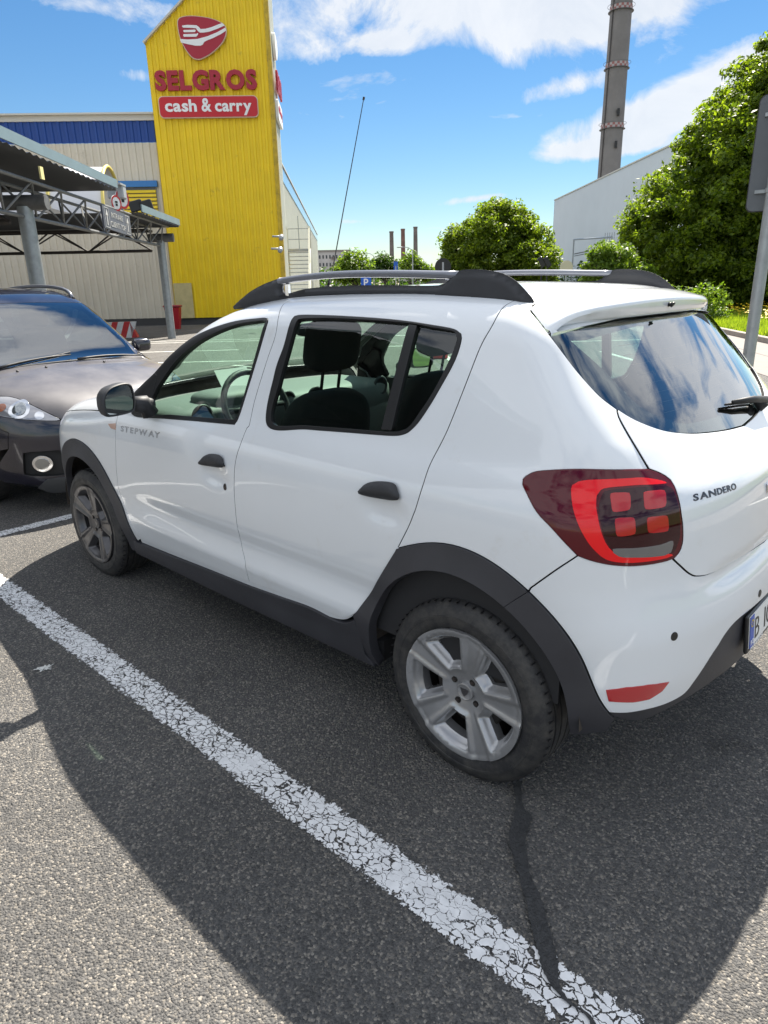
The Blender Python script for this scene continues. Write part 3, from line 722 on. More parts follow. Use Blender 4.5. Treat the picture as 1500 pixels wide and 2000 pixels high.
M['pave'] = mat('pinkish_pavement', (.19, .17, .158), .85, var=.10, vscale=2.5, bump=.3, bscale=120)
M['psign'] = mat('parking_sign_blue', (.01, .10, .50), .4)
M['lampg'] = mat('lamp_post_grey', (.35, .37, .38), .5, .3)
M['signback'] = mat('sign_back_grey', (.105, .115, .125), .5, .3, var=.06, vscale=5)
AB = R_(46); E1 = np.array([math.cos(AB), math.sin(AB), 0]); E2 = np.array([-math.sin(AB), math.cos(AB), 0]); UP = np.array([0, 0, 1.])
B0 = G(347, 635)
def fp(px, py, off=0.): # point of the front plane -> (s, z)
    P = atP(px, py, B0-E2*off, E2); return float((P-B0)@E1), float(P[2])
def corr(mb, O, X, Nn, s0, s1, zb, zt, per=.25, dep=.035, m=0):
    """trapezoid-ribbed sheet from s0..s1 along X; zb, zt functions of s"""
    n = int(math.ceil((s1-s0)/per)); S = []
    for i in range(n):
        a = s0+i*per
        for t, d in ((0, 0), (.28, 0), (.36, 1), (.72, 1), (.80, 0)):
            if a+t*per <= s1: S.append((a+t*per, d*dep))
    S.append((s1, 0)); V = []; F = []
    for s, d in S:
        V.append(O+X*s+Nn*d+UP*zb(s)); V.append(O+X*s+Nn*d+UP*zt(s))
    for i in range(len(S)-1): F.append((2*i, 2*i+2, 2*i+3, 2*i+1))
    mb.add(V, F, m)
cf = lambda v: (lambda s: v)
# ---- wholesale hall
hall = thing('wholesale_hall', 'cream ribbed wholesale hall with a blue band left of the yellow tower', 'building', tuple(B0-E1*8+E2*8))
hz = 8.50; bz1, bz0 = 8.28, 7.46
W0 = B0+E2*.25
mb = MB(); corr(mb, W0, E1, -E2, -30, 0.2, cf(.32), cf(bz0), .30, .04); mb.build('wall', M['cream'], hall)
mb = MB(); corr(mb, W0-E2*.02, E1, -E2, -30, 0.2, cf(bz0+.003), cf(bz1), .30, .04); mb.build('blue_band', M['blueb'], hall)
mb = MB(); mb.box(W0+E1*-14.9+UP*(bz1+hz)/2-E2*.02, (30.2, .16, hz-bz1-.004), E1, E2, UP); mb.box(W0+E1*-14.9+UP*(hz+.03)-E2*.05, (30.2, .34, .07), E1, E2, UP); mb.build('coping', M['capt'], hall)
for k in range(60):
    if k*.5 < 8: pass
mb = MB(); mb.box(W0+E1*-14.9+UP*.16+E2*.06, (30.2, .12, .33), E1, E2, UP); mb.build('plinth', M['plinth'], hall)
# long right-hand side running away
TD = 2.6                                        # tower depth
S0 = B0+E1*4.98
sw = S0+E2*TD-E1*.25
mb = MB(); corr(mb, sw, E2, E1, 0, 52, cf(.3), cf(6.55), .5, .03); mb.build('wall', M['creaml'], hall)
mb = MB(); mb.box(sw+E2*26+E1*.01+UP*6.9, (52, .10, .68), E2, E1, UP); mb.build('blue_band', mat('pale_blue_glazing', (.16, .28, .45), .18, coat=.6), hall)
mb = MB(); mb.box(sw+E2*26+E1*.01+UP*7.28, (52, .2, .07), E2, E1, UP); mb.build('coping', M['capt'], hall)
mb = MB(); mb.box(sw-E1*15+E2*26+UP*7.2, (30, 52, .1), E1, E2, UP); mb.build('roof', M['steel'], hall)
mb = MB(); mb.box(sw+E2*1.2+E1*.05+UP*4.9, (.35, .08, 1.5), E2, E1, UP); mb.build('window', M['win'], hall)
mb = MB(); mb.box(sw+E2*1.2+E1*.08+UP*5.75, (.5, .12, .18), E2, E1, UP); mb.build('window_hood', M['bluet'], hall)
# yellow louvred opening with a blue head
a0 = fp(246, 366, -.25); a1 = fp(312, 430, -.25)
mb = MB(); zL0, zL1 = 4.25, a0[1]-.02
for k in range(int((zL1-zL0)/.155)): mb.box(W0+E1*(a0[0]+a1[0]-2.2)/2-E2*.10+UP*(zL0+.155*(k+.5)), (a1[0]-a0[0]+2.2, .05, .115), E1, E2*math.cos(.4)-UP*math.sin(.4), UP*math.cos(.4)+E2*math.sin(.4))
lo = mb.build('louvre', M['louvre'], hall); lo['kind'] = 'stuff'
mb = MB(); mb.box(W0+E1*(a0[0]+a1[0]-2.2)/2-E2*.05+UP*(zL0+zL1)/2, (a1[0]-a0[0]+2.2, .02, zL1-zL0), E1, E2, UP); mb.build('louvre_backing', M['win'], hall)
mb = MB(); mb.box(W0+E1*(a0[0]+a1[0]-2.4)/2-E2*.12+UP*(zL1+.13), (a1[0]-a0[0]+2.6, .14, .24), E1, E2, UP); mb.build('louvre_head', M['bluet'], hall)
# ---- yellow sign tower
tower = thing('sign_tower', 'tall yellow ribbed sign tower with a slanted top, carrying red shop lettering', 'tower', tuple(B0+E1*2.5+E2*1.3))
zl = fp(280, 85)[1]; sl = (fp(357, 0)[1]-zl)/(fp(357, 0)[0]-fp(280, 85)[0])
ztop = lambda s: zl+sl*max(s, 0)
TW = 4.98
mb = MB(); corr(mb, B0, E1, -E2, 0, TW, cf(.30), ztop, .262, .042); mb.build('front_wall', M['yel'], tower)
mb = MB(); corr(mb, S0, E2, E1, 0.002, TD, cf(.3), cf(ztop(TW)), .5, .03); mb.build('side_wall', M['creaml'], tower)
mb = MB()
mb.box(B0+E1*.0+E2*.13+UP*(zl+.3)/2, (.02, .26, zl-.3), E1, E2, UP)
mb.add([B0+E2*TD+UP*.3, S0+E2*TD+UP*.3, S0+E2*TD+UP*ztop(TW), B0+E2*TD+UP*zl], [(0, 1, 2, 3)]); mb.add([B0+UP*8, B0+E2*TD+UP*8, B0+E2*TD+UP*zl, B0+UP*zl], [(0, 1, 2, 3)])
mb.build('rear_wall', M['yel'], tower)
dS = E1+UP*sl; dl = np.linalg.norm(dS); dS = dS/dl; nS = np.cross(dS, E2)*-1
mb = MB(); mb.box(B0+E1*TW/2+UP*(zl+ztop(TW))/2+E2*(TD/2-.05)+nS*-.03, (TW*dl+.1, TD+.25, .07), dS, E2, np.cross(dS, E2)); mb.build('coping', M['capt'], tower)
mb = MB(); mb.box(S0-E1*.06-E2*.055+UP*6.6, (.16, .03, 12.6), E1, E2, UP); mb.box(S0+E1*.035+E2*.06+UP*6.6, (.02, .16, 12.6), E1, E2, UP); mb.build('corner_flashing', mat('rusty_yellow_flashing', (.50, .34, .02), .6, var=.25, vscale=4, dirt=((.20, .10, .03), .55, .8)), tower)
mb = MB(); mb.box(B0+E1*.42-E2*.055+UP*1.05, (.80, .012, 1.5), E1, E2, UP); mb.build('faded_patch', mat('bleached_sheet', (.50, .42, .20), .6, var=.15, vscale=3), tower)
mb = MB(); mb.box(B0+E1*TW/2+E2*.1+UP*.15, (TW, .1, .30), E1, E2, UP); mb.build('plinth', M['plinth'], tower)
# emblem: rounded pick shape with fork and knife
def lg(pts): return [fp(270+x/5.172, y/5.172, .16) for x, y in pts]
pick = cr(np.array(lg([(395, 235), (408, 188), (460, 166), (560, 161), (700, 178), (800, 208), (868, 248), (893, 298), (885, 370), (840, 450), (745, 540), (655, 592), (600, 605), (550, 588), (500, 535), (448, 450), (410, 345)])), closed=True, step=.06)
emb = MB(); emb.prism(pick, B0-E2*.09, E1, UP, -E2, .10, 0); emb = emb.build('emblem', M['srim'], tower)
c = pick.mean(0); q = MB(); q.prism(c+(pick-c)*.965, B0-E2*.192, E1, UP, -E2, .012); q.build('emblem_face', M['sred'], emb)
def pz(name, pts, close=True):
    P = lg(pts); q = MB(); q.prism(P, B0-E2*.206, E1, UP, -E2, .012); q.build(name, M['swht'], emb)
pz('fork', [(450, 262), (500, 256), (590, 260), (612, 275), (632, 298), (680, 296), (740, 280), (820, 248), (850, 238), (876, 262), (800, 296), (720, 325), (660, 334), (625, 334), (606, 320), (585, 290), (520, 286), (455, 284), (445, 272)])
pz('fork_tine', [(462, 308), (575, 304), (584, 314), (575, 329), (465, 330), (456, 318)])
pz('fork_tine', [(462, 350), (590, 346), (606, 338), (608, 352), (590, 376), (465, 376), (456, 362)])
pz('knife', [(424, 398), (500, 404), (600, 398), (700, 372), (800, 330), (882, 284), (892, 312), (840, 348), (760, 388), (700, 412), (668, 428), (655, 455), (630, 466), (580, 466), (500, 450), (436, 434)])
def band_fn(pa, pb, off):
    """text frame from lower-left px to lower-right px on the front plane"""
    a = fp(*pa, off); b = fp(*pb, off); d = np.array([b[0]-a[0], b[1]-a[1]]); w = np.linalg.norm(d); d /= w
    X = E1*d[0]+UP*d[1]; Y = -E1*d[1]+UP*d[0]
    return plane_fn(B0-E2*off+E1*a[0]+UP*a[1], X, Y, -E2), w
fn, w = band_fn((305, 175.5), (503, 172.5), .10)
h_ = fp(310, 138, .1)[1]-fp(310, 175, .1)[1]
fnr = lambda V: fn(V)
letters('SELGROS', h_*1.0, fn, M['sred'], tower, 'letter', width=w, gap=.075, offset=.048, extrude=.06)
c0 = fp(309, 190, .1); c1 = fp(506, 228, .1)
x0, z0 = c0[0], fp(313, 232, .1)[1]; x1, z1 = c1[0], fp(504, 187, .1)[1]
def rrect(x0, y0, x1, y1, r, n=5):
    o = []
    for cx, cy, a0 in ((x1-r, y1-r, 0), (x0+r, y1-r, 90), (x0+r, y0+r, 180), (x1-r, y0+r, 270)):
        for k in range(n+1): a = R_(a0+90*k/n); o.append((cx+r*math.cos(a), cy+r*math.sin(a)))
    return o
q = MB(); q.prism(rrect(x0, z0, x1, z1, .18), B0-E2*.06, E1, UP, -E2, .12); bx = q.build('sign_box', M['srim'], tower)
q = MB(); q.prism(rrect(x0+.03, z0+.03, x1-.03, z1-.03, .16), B0-E2*.182, E1, UP, -E2, .012); q.build('sign_face', M['sred2'], bx)
fn2, w2 = band_fn((323, 217.5), (492, 216.5), .2)
a_ = letters('cash', .44, fn2, M['swht'], bx, width=w2*.365, gap=.05, offset=.030, extrude=.01)
letters('&', .50, lambda V: fn2(V+[w2*.42, 0, 0]), M['swht'], bx, width=w2*.115, offset=.025, extrude=.01)
letters('carry', .44, lambda V: fn2(V+[w2*.575, 0, 0]), M['swht'], bx, width=w2*.425, gap=.04, offset=.030, extrude=.01)
# the same sign seen edge-on on the tower's side
sO = S0+E1*.05
fs = plane_fn(sO+E2*.35+UP*(z1+.35)+E1*.12, E2, UP, E1)
letters('SELGROS', .72, fs, M['sred'], tower, 'letter', width=TD-.5, gap=.11, offset=.04, extrude=.04)
q = MB(); q.prism(rrect(.3, z0, TD-.15, z1, .15), sO, E2, UP, E1, .12); s1_ = q.build('sign_box', M['swht'], tower)
fs = plane_fn(sO+E2*.45+UP*(z0+.35)+E1*.125, E2, UP, E1)
letters('cash & carry', .30, fs, M['sred2'], s1_, 'letter', width=TD-.8, gap=.06, offset=.02, extrude=.01)
q = MB(); pk = (pick-c)*.62+np.array([TD/2, c[1]]); q.prism(pk, sO, E2, UP, E1, .12); q.build('emblem', M['swht'], tower)
# small fittings
for k, (px, py) in enumerate([(550, 463), (548, 487)]):
    P = atP(px, py, S0+E1*.35, E1); 
    q = MB(); q.tube([P-E1*.35+UP*.03, P+UP*.02], .035, 8); q.tube([P, P-E2*.30-UP*.06], [.085, .085], 12); q.add(*sq(P-E2*.06, (.10, .10, .10), 1, 1, n=8, m=10))
    tag(q.build('security_camera', M['lampg'], None, True), ['upper of the two white cameras on the tower corner beside the steel stair', 'lower of the two white cameras on the tower corner beside the steel stair'][k], 'camera', 'security cameras on the tower corner')
# outside steel stair
P = atP(583, 486, sw+E1*.9+E2*1.6, E2); pt = P.copy(); stair = thing('steel_stair', 'white steel escape stair with railings beside the yellow tower', 'stair', (pt[0], pt[1], 0))
zp = pt[2]; nS_ = int(zp/.19)
for k in range(nS_):
    q = MB(); q.box(pt-E2*(.25+.22*k)+UP*(-.19*(k+1)), (1.05, .24, .04), E1, E2, UP); q.build('tread', M['steel'], stair)
for s in (-.58, .58):
    q = MB(); q.tube([pt+E1*s, pt+E1*s-E2*(.25+.22*nS_)-UP*zp], .05, 6); q.build('stringer', M['creaml'], stair)
    q = MB(); q.tube([pt+E1*s+UP*1.0+E2*.9, pt+E1*s+UP*1.0, pt+E1*s-E2*(.25+.22*nS_)-UP*(zp-1)], .025, 6)
    for k in range(0, nS_+1, 4): b_ = pt+E1*s-E2*(.22*k)-UP*(.19*k); q.tube([b_, b_+UP*1.0], .02, 6)
    q.build('handrail', M['creaml'], stair)
    for e in (0, .9):
        q = MB(); b_ = pt+E1*s+E2*e; q.tube([b_-UP*zp, b_+UP*1.05], .045, 6); q.build('post', M['creaml'], stair)
q = MB(); q.box(pt+E2*.45-UP*.05, (1.2, 1.0, .10), E1, E2, UP); q.build('landing', M['steel'], stair)
q = MB()
for z in (.5, 1.0): q.tube([pt-E1*.58+E2*.9+UP*z, pt+E1*.58+E2*.9+UP*z], .02, 6)
q.tube([pt+E2*.9, pt+E2*.9+UP*1.6], .02, 6); q.build('guard_rail', M['steel'], stair)

# ---- canopy
R0 = G(336, 661); FD = -E2
can = thing('trolley_canopy', 'steel truss canopy with pale blue fascia on round columns before the cream wall', 'canopy', tuple(R0))
zf = 3.62
cols = [(0, .13), (9.8, .14), (19.6, .14)]
for s, r in cols:
    q = MB(); b_ = R0+FD*s; q.tube([b_, b_+UP*3.05], r, 20); autosmooth(q.build('column', M['steel'], can)); q = MB(); q.tube([b_+FD*0-E1*.35+UP*3.12, b_+E1*.42+UP*3.12], .13, 14); autosmooth(q.build('column_head', M['steeld'], can))
for s in (0, 9.8):
    q = MB(); b_ = R0+FD*s-E1*11; q.tube([b_, b_+UP*3.05], .13, 14); autosmooth(q.build('column', M['steel'], can))
for s, nm in ((0, 'front'),):
    pass
def truss(name, a, d, n, hh, side, m, tr_=.04):
    """triangular truss: one lower chord, two upper chords, n bays"""
    a = np.array(a, float); d = np.array(d, float); st = d/n; dn = d/np.linalg.norm(d)
    q = MB(); q.tube([a, a+d], tr_*1.15, 8); q.build('truss_chord', m, can)
    for sg in (-1, 1): q = MB(); q.tube([a+side*sg*.28+UP*hh, a+d+side*sg*.28+UP*hh], tr_, 8); q.build('truss_chord', m, can)
    for k in range(n):
        for sg in (-1, 1):
            for e in (.5,):
                q = MB(); q.tube([a+st*(k), a+st*(k+.5)+side*sg*.28+UP*hh], tr_*.6, 6); q.build('truss_web', m, can)
                q = MB(); q.tube([a+st*(k+.5)+side*sg*.28+UP*hh, a+st*(k+1)], tr_*.6, 6); q.build('truss_web', m, can)
truss('front', R0+UP*2.88, FD*20, 15, .56, E1, mat('truss_steel', (.17, .175, .175), .5, .4, var=.2, vscale=6), .034)
truss('back', R0+UP*2.74-E1*.3, -E1*18, 9, .60, E2, M['steelm'])
truss('cross', R0+FD*9.8+UP*2.80-E1*.3, -E1*18, 9, .60, E2, M['steelm'])
# roof sheets, dark ribbed underside, fascia
def roofbit(s0, s1, z, w=16.):
    mb = MB(); o = R0+E1*.55
    V = []; F = []; n = int((s1-s0)/.14)
    for i in range(n+1):
        s = s0+(s1-s0)*i/n; dz = .04 if i % 2 else 0
        V += [o+FD*s+UP*(z+dz), o+FD*s-E1*w+UP*(z+dz)]
    for i in range(n): F.append((2*i, 2*i+1, 2*i+3, 2*i+2))
    mb.add(V, F); mb.build('roof_sheet', M['roofu'], can)
    q = MB(); q.box(o+FD*(s0+s1)/2+UP*(z+.14)+E1*.03, (s1-s0, .03, .18), FD, E1, UP); q.build('fascia', M['fascia'], can)
    q = MB(); q.box(o+FD*s0-E1*w/2+UP*(z+.12), (w, .03, .24), E1, FD, UP); q.build('fascia', M['steeld'], can)
roofbit(-.35, 4.0, 3.45); roofbit(5.9, 24, 3.78)
for s in (1.3, 5.5, 9.7, 14, 18):
    for w in (2, 5, 8, 11, 14):
        pass
for w in (2.5, 5, 7.5, 10, 12.5, 15):
    q = MB(); q.box(R0+E1*(.5-w)+FD*10.4+UP*3.62, (22, .08, .14), FD, E1, UP); q.build('purlin', M['steeld'], can)
# yellow loudspeaker tag under fascia and lights
q = MB(); P = atP(81, 338, R0+E1*.62, E1); q.box(P, (.13, .03, .20), FD, E1, UP); tag(q.build('small_sign', mat('pale_yellow_card', (.70, .62, .28), .6)), 'small pale yellow square sign clipped to the canopy fascia', 'sign')
# hanging entrance sign with arrows
def cp(px, py): P = atP(px, py, R0+E1*.66, E1); return P
Pa, Pb, Pc, Pd = cp(207, 402), cp(259, 424), cp(247, 463), cp(194, 440)
X = (Pb-Pa); wS = np.linalg.norm(X); X /= wS; Y = np.cross(E1, X)*1.0; Y = Y if Y[2] > 0 else -Y; hS = abs((Pa-Pd)@Y)
cS = (Pa+Pb+Pc+Pd)/4
q = MB(); q.box(cS, (wS, hS, .04), X, Y, E1); sg = q.build('hanging_sign', M['sgrey']); tag(sg, 'grey hanging sign with two white arrows on the canopy truss', 'sign')
fs = plane_fn(cS-X*wS*.22+Y*hS*.08+E1*.024, X, Y, E1); letters('INTRARE', hS*.26, fs, M['sfade'], sg, width=wS*.42, extrude=.004, offset=-.01)
fs = plane_fn(cS-X*wS*.27-Y*hS*.34+E1*.024, X, Y, E1); letters('CLIENTI TOP', hS*.26, fs, M['sfade'], sg, width=wS*.54, extrude=.004, offset=-.01)
for s_ in (-.38, .38):
    o = cS+X*wS*s_+E1*.022; hw = wS*.035
    q = MB(); q.prism([(-hw*.35, -hS*.34), (hw*.35, -hS*.34), (hw*.35, hS*.12), (hw*1.2, hS*.08), (0, hS*.38), (-hw*1.2, hS*.08), (-hw*.35, hS*.12)], o, X, Y, E1, .006); q.build('arrow', M['sfade'], sg)
    q = MB()
    for x_ in (-hw*2, hw*2): q.box(o+X*x_+E1*.003, (.012, hS*.86, .004), X, Y, E1)
    for y_ in (-hS*.43, hS*.43): q.box(o+Y*y_+E1*.003, (hw*4, .012, .004), X, Y, E1)
    q.build('arrow_frame', M['sfade'], sg)
# barrel vault over the entrance
Pv = atD(226, 432, 27.8); rv = 1.75
vt = thing('barrel_vault', 'milky barrel vault with a yellow rim above the canopy', 'canopy', tuple(Pv))
V = []; F = []; n = 20; axv = -E1*.95-E2*.1; axv /= np.linalg.norm(axv); sv = np.cross(UP, axv)
for j in range(2):
    for i in range(n+1): a = math.pi*i/n; V.append(Pv+axv*5*j+sv*rv*math.cos(a)+UP*rv*math.sin(a)*.98)
for i in range(n): F.append((i, i+1, n+2+i, n+1+i))
mk('vault_sheet', V, F, M['vault'], vt)
for j in (0, 1.7, 3.4):
    q = MB(); q.tube([Pv+axv*j+sv*(rv+.02)*math.cos(math.pi*i/n)+UP*(rv+.02)*math.sin(math.pi*i/n)*.98 for i in range(n+1)], .06, 6); q.build('vault_rib', M['vrim'], vt, True)
q = MB(); q.add([Pv+axv*.3+sv*rv*.97*math.cos(math.pi*i/n)+UP*rv*.95*math.sin(math.pi*i/n) for i in range(n+1)], [tuple(range(n+1))]); q.build('vault_end', M['vault'], vt)
q = MB(); q.box(Pv+axv*2.5-UP*.12, (5, rv*2, .24), axv, sv, UP); q.build('base', M['steeld'], vt)
# round traffic signs on the canopy roof, floodlights
for k, (px, py, r, nm) in enumerate([(238, 388, .24, 'larger'), (226, 397, .18, 'smaller')]):
    P = atP(px, py, R0+E1*.3+FD*(3.3-.3*k), E1); s = thing('round_sign', nm+' of the two red-rimmed round signs on the canopy roof', 'sign', tuple(P), 'round signs on the canopy'); vn = E1*.95+FD*.40; vn /= np.linalg.norm(vn); vx = np.cross(UP, vn)
    q = MB(); q.lathe([(.001, 0), (r, 0), (r, .02), (.001, .02)], P, vx, UP, vn, 24); q.build('disc', M['swht'], s)
    q = MB(); q.lathe([(r*.78, .022), (r, .022), (r, .027), (r*.78, .027)], P, vx, UP, vn, 24); q.build('red_rim', M['redw'], s)
    q = MB(); q.box(P+vn*.024+UP*r*.15, (r*.5, r*.22, .004), vx, UP, vn); q.box(P+vn*.024-UP*r*.2, (r*.4, r*.3, .004), vx, UP, vn); q.build('symbol', M['blk'], s)
    q = MB(); q.tube([P-vn*.03-UP*.35, P-vn*.03+UP*.2], .03, 6); q.build('post', M['lampg'], s)
q = MB(); P = atP(228, 375, R0+E1*.2+FD*3.4, E1); q.box(P, (.40, .30, .34), E1, E2, UP, bev=.03); q.box(P+UP*.15+FD*.1, (.42, .45, .04), E1, E2, UP); tag(q.build('sign_controller', M['lampg']), 'grey box fixed above the red-rimmed round signs', 'box')
for k, px in enumerate((266, 285)):
    P = atP(px, 402, R0+E1*.2+E2*.6, E2); q = MB(); q.box(P, (.42, .14, .32), E1*.96+UP*.25, E2, UP*.96-E1*.25, bev=.02); q.tube([P-UP*.1, P-UP*.5], .03, 6)
    tag(q.build('floodlight', M['blk']), ['left black floodlight of the pair against the yellow louvres', 'right black floodlight of the pair against the yellow louvres'][k], 'floodlight', 'floodlights on the canopy')
# concrete barrier, bin
def barrier(pl, pr, label, hgt=.62, n=7, dz=0):
    a = G(*pl); b = G(*pr); d = b-a; w = np.linalg.norm(d[:2]); X = d/np.linalg.norm(d); Yv = np.cross(UP, X); o = thing('barrier', label, 'barrier', tuple((a+b)/2))
    for k in range(n):
        s0, s1 = w*k/n, w*(k+1)/n; sh = .22
        V = []
        for s, zz_, yy in ((s0, 0, -.28), (s1, 0, -.28), (s1, 0, .28), (s0, 0, .28)): V.append(a+X*s+Yv*yy)
        for s, yy in ((s0, -.12), (s1, -.12), (s1, .12), (s0, .12)): V.append(a+X*min(max(s+sh*0+.18, .15), w-.02 if k < n-1 else w-.22)+Yv*yy+UP*hgt) 
        q = MB(); q.add(V, [(0, 3, 2, 1), (4, 5, 6, 7), (0, 1, 5, 4), (1, 2, 6, 5), (2, 3, 7, 6), (3, 0, 4, 7)]); q.build('stripe_block', M['redw' if k % 2 == 0 else 'whw'], o)
barrier((190, 661), (271, 658), 'red and white concrete barrier beside the right canopy column', hgt=.52)
P = G(333, 645); q = MB(); X, Yv = E1, E2
V = []
for z, w in ((.0, .20), (.85, .30)): 
    for a_, b_ in ((-w, -w*.8), (w, -w*.8), (w, w*.8), (-w, w*.8)): V.append(P+E2*.8+X*a_+Yv*b_+UP*z)
bn_ = thing('waste_bin', 'red wheeled waste bin behind the right canopy column', 'bin', tuple(P+E2*.8))
q.add(V, [(0, 3, 2, 1), (0, 1, 5, 4), (1, 2, 6, 5), (2, 3, 7, 6), (3, 0, 4, 7), (4, 5, 6, 7)]); q.build('bin_body', mat('bin_red', (.42, .01, .02), .45), bn_); q = MB(); q.box(P+E2*.8+UP*.90, (.70, .56, .08), E1, E2, UP, bev=.04); q.build('lid', mat('bin_lid', (.30, .02, .03), .45), bn_)
# ---- grey-white hall at the right
hw_ = 13.2
Pl = CP+rayd(1083, 392)*((hw_-CP[2])/rayd(1083, 392)[2]); Pr = CP+rayd(1300, 290)*((hw_-CP[2])/rayd(1300, 290)[2])
X = Pr-Pl; X[2] = 0; Lh = np.linalg.norm(X); X /= Lh; Nh = np.cross(X, UP); Nh = Nh if Nh@(CP-Pl) > 0 else -Nh
wh = thing('warehouse', 'plain grey-white warehouse behind the big tree at the right', 'building', (Pl[0], Pl[1], 0))
LL = Lh*1.6; npn = int(LL/5.0)
for k in range(npn):
    q = MB(); a = Pl*[1, 1, 0]+X*(LL*k/npn); q.box(a+X*(LL/npn/2)+UP*(hw_/2)-Nh*.1, (LL/npn-.012, .2, hw_), X, Nh, UP); q.build('wall_panel', M['white_wall'], wh)
q = MB(); q.box(Pl*[1, 1, 0]+X*LL/2+UP*(hw_+.08)-Nh*.2, (LL+.1, .6, .14), X, Nh, UP); q.build('coping', M['capt'], wh)
q = MB(); q.box(Pl*[1, 1, 0]+X*.1-Nh*12+UP*hw_/2, (.2, 24, hw_), X, Nh, UP); q.build('wall', M['white_wall'], wh)
# dock portal on the wall
def wpx(px, py, off): return atP(px, py, Pl+Nh*off, Nh)
g_ = thing('dock_gate', 'grey steel dock portal with ladder rails on the warehouse wall', 'gate', tuple(wpx(1121, 520, 2)*[1, 1, 0]))
a, b = wpx(1121, 468, 2.2), wpx(1195, 463, 2.2)
q = MB(); q.tube([a*[1, 1, 0], a], .09, 8); q.build('post', M['steel'], g_); q = MB(); q.tube([b*[1, 1, 0], b], .09, 8); q.build('post', M['steel'], g_); q = MB(); q.tube([a, b], .09, 8); q.build('beam', M['steel'], g_)
for k in range(5):
    b2 = wpx(1182+k*4.5, 458+k*-.5, 2.2); q = MB(); q.tube([b2-UP*1.3, b2+UP*.15], .03, 6); q.build('rail', M['steel'], g_)
a2, b2 = wpx(1122, 496, 2.2), wpx(1160, 488, 2.2); q = MB(); q.tube([a2, b2], .07, 6); q.tube([a2-UP*.25, b2-UP*.25], .05, 6); q.build('beam', M['steeld'], g_)
# ---- chimneys
def chimney(name, pxb, py_top, D, wpx_, label, m, bands=(), group=None, ztop=None):
    v = rayd(pxb, 540); h = math.hypot(v[0], v[1]); b_ = np.array([CP[0]+v[0]/h*D, CP[1]+v[1]/h*D, 0]); zt_ = ztop or atD(pxb, py_top, D)[2]
    r = wpx_/2/CF*D; o = thing(name, label, 'chimney', tuple(b_), group)
    q = MB(); q.tube([b_, b_+UP*zt_], [r*1.12, r*.86], 28); autosmooth(q.build('shaft', m, o))
    q = MB(); q.lathe([(r*.9, zt_-.9), (r*1.0, zt_-.8), (r*1.0, zt_+.05), (r*.7, zt_+.05)], b_, (1, 0, 0), (0, 1, 0), UP, 28); q.build('cap', m, o)
    for i, py in enumerate(bands):
        z = atD(pxb+ (150-py)*.045, py, D)[2]; rr = r*(1.12-.26*z/zt_)+.10
        for s in (0,):
            n = 28; q = MB()
            for k in range(n):
                for j in range(2):
                    a0, a1 = 2*math.pi*k/n, 2*math.pi*(k+1)/n; z0_ = z-.40+.40*j
                    V = [b_+np.array([rr*math.cos(a), rr*math.sin(a), zz_]) for a, zz_ in ((a0, z0_), (a1, z0_), (a1, z0_+.40), (a0, z0_+.40))]; q.add(V, [(0, 1, 2, 3)], (k+j) % 2)
            q.build('checked_band', [mat('faded_band_red', (.30, .13, .12), .8), mat('faded_band_white', (.40, .37, .36), .8)], o)
            q = MB(); q.lathe([(r*.9, z-.47), (rr+.25, z-.47), (rr+.25, z-.41), (r*.9, z-.41)], b_, (1, 0, 0), (0, 1, 0), UP, 28); q.lathe([(rr+.36, z+.45), (rr+.40, z+.45), (rr+.40, z+.50), (rr+.36, z+.50)], b_, (1, 0, 0), (0, 1, 0), UP, 28); q.build('gallery', M['steeld'], o)
    return o, b_, r
ch, cb, cr_ = chimney('factory_chimney', 1174, 0, 150, 34.5, 'tall concrete factory chimney with checked bands behind the warehouse', M['conc'], (22, 133, 250), ztop=76.)
vx_ = np.cross(cb-CP, UP); vx_ /= np.linalg.norm(vx_); vc_ = (CP-cb)*[1, 1, 0]; vc_ /= np.linalg.norm(vc_)
q = MB(); q.tube([cb-vx_*(cr_*.80)+vc_*cr_*.85, cb-vx_*(cr_*.64)+vc_*cr_*.66+UP*74], .10, 6); q.build('ladder', M['steelm'], ch)
for z in (25.2, 30.5):
    q = MB(); q.box(cb+vc_*(cr_*1.0)+vx_*cr_*.45+UP*z, (.45, .8, 1.1), vx_, vc_, UP); q.build('opening', M['blk'], ch)
for k, (px, py, m) in enumerate([(766, 452, M['concd']), (788, 447, mat('reddish_brick_chimney', (.19, .105, .085), .9, var=.2, vscale=.3)), (812, 443, M['concd'])]):
    chimney('distant_chimney', px, py, 480, 8.2, ['left', 'middle reddish', 'right and tallest'][k]+' one of the three far chimneys', m, group='three distant chimneys')
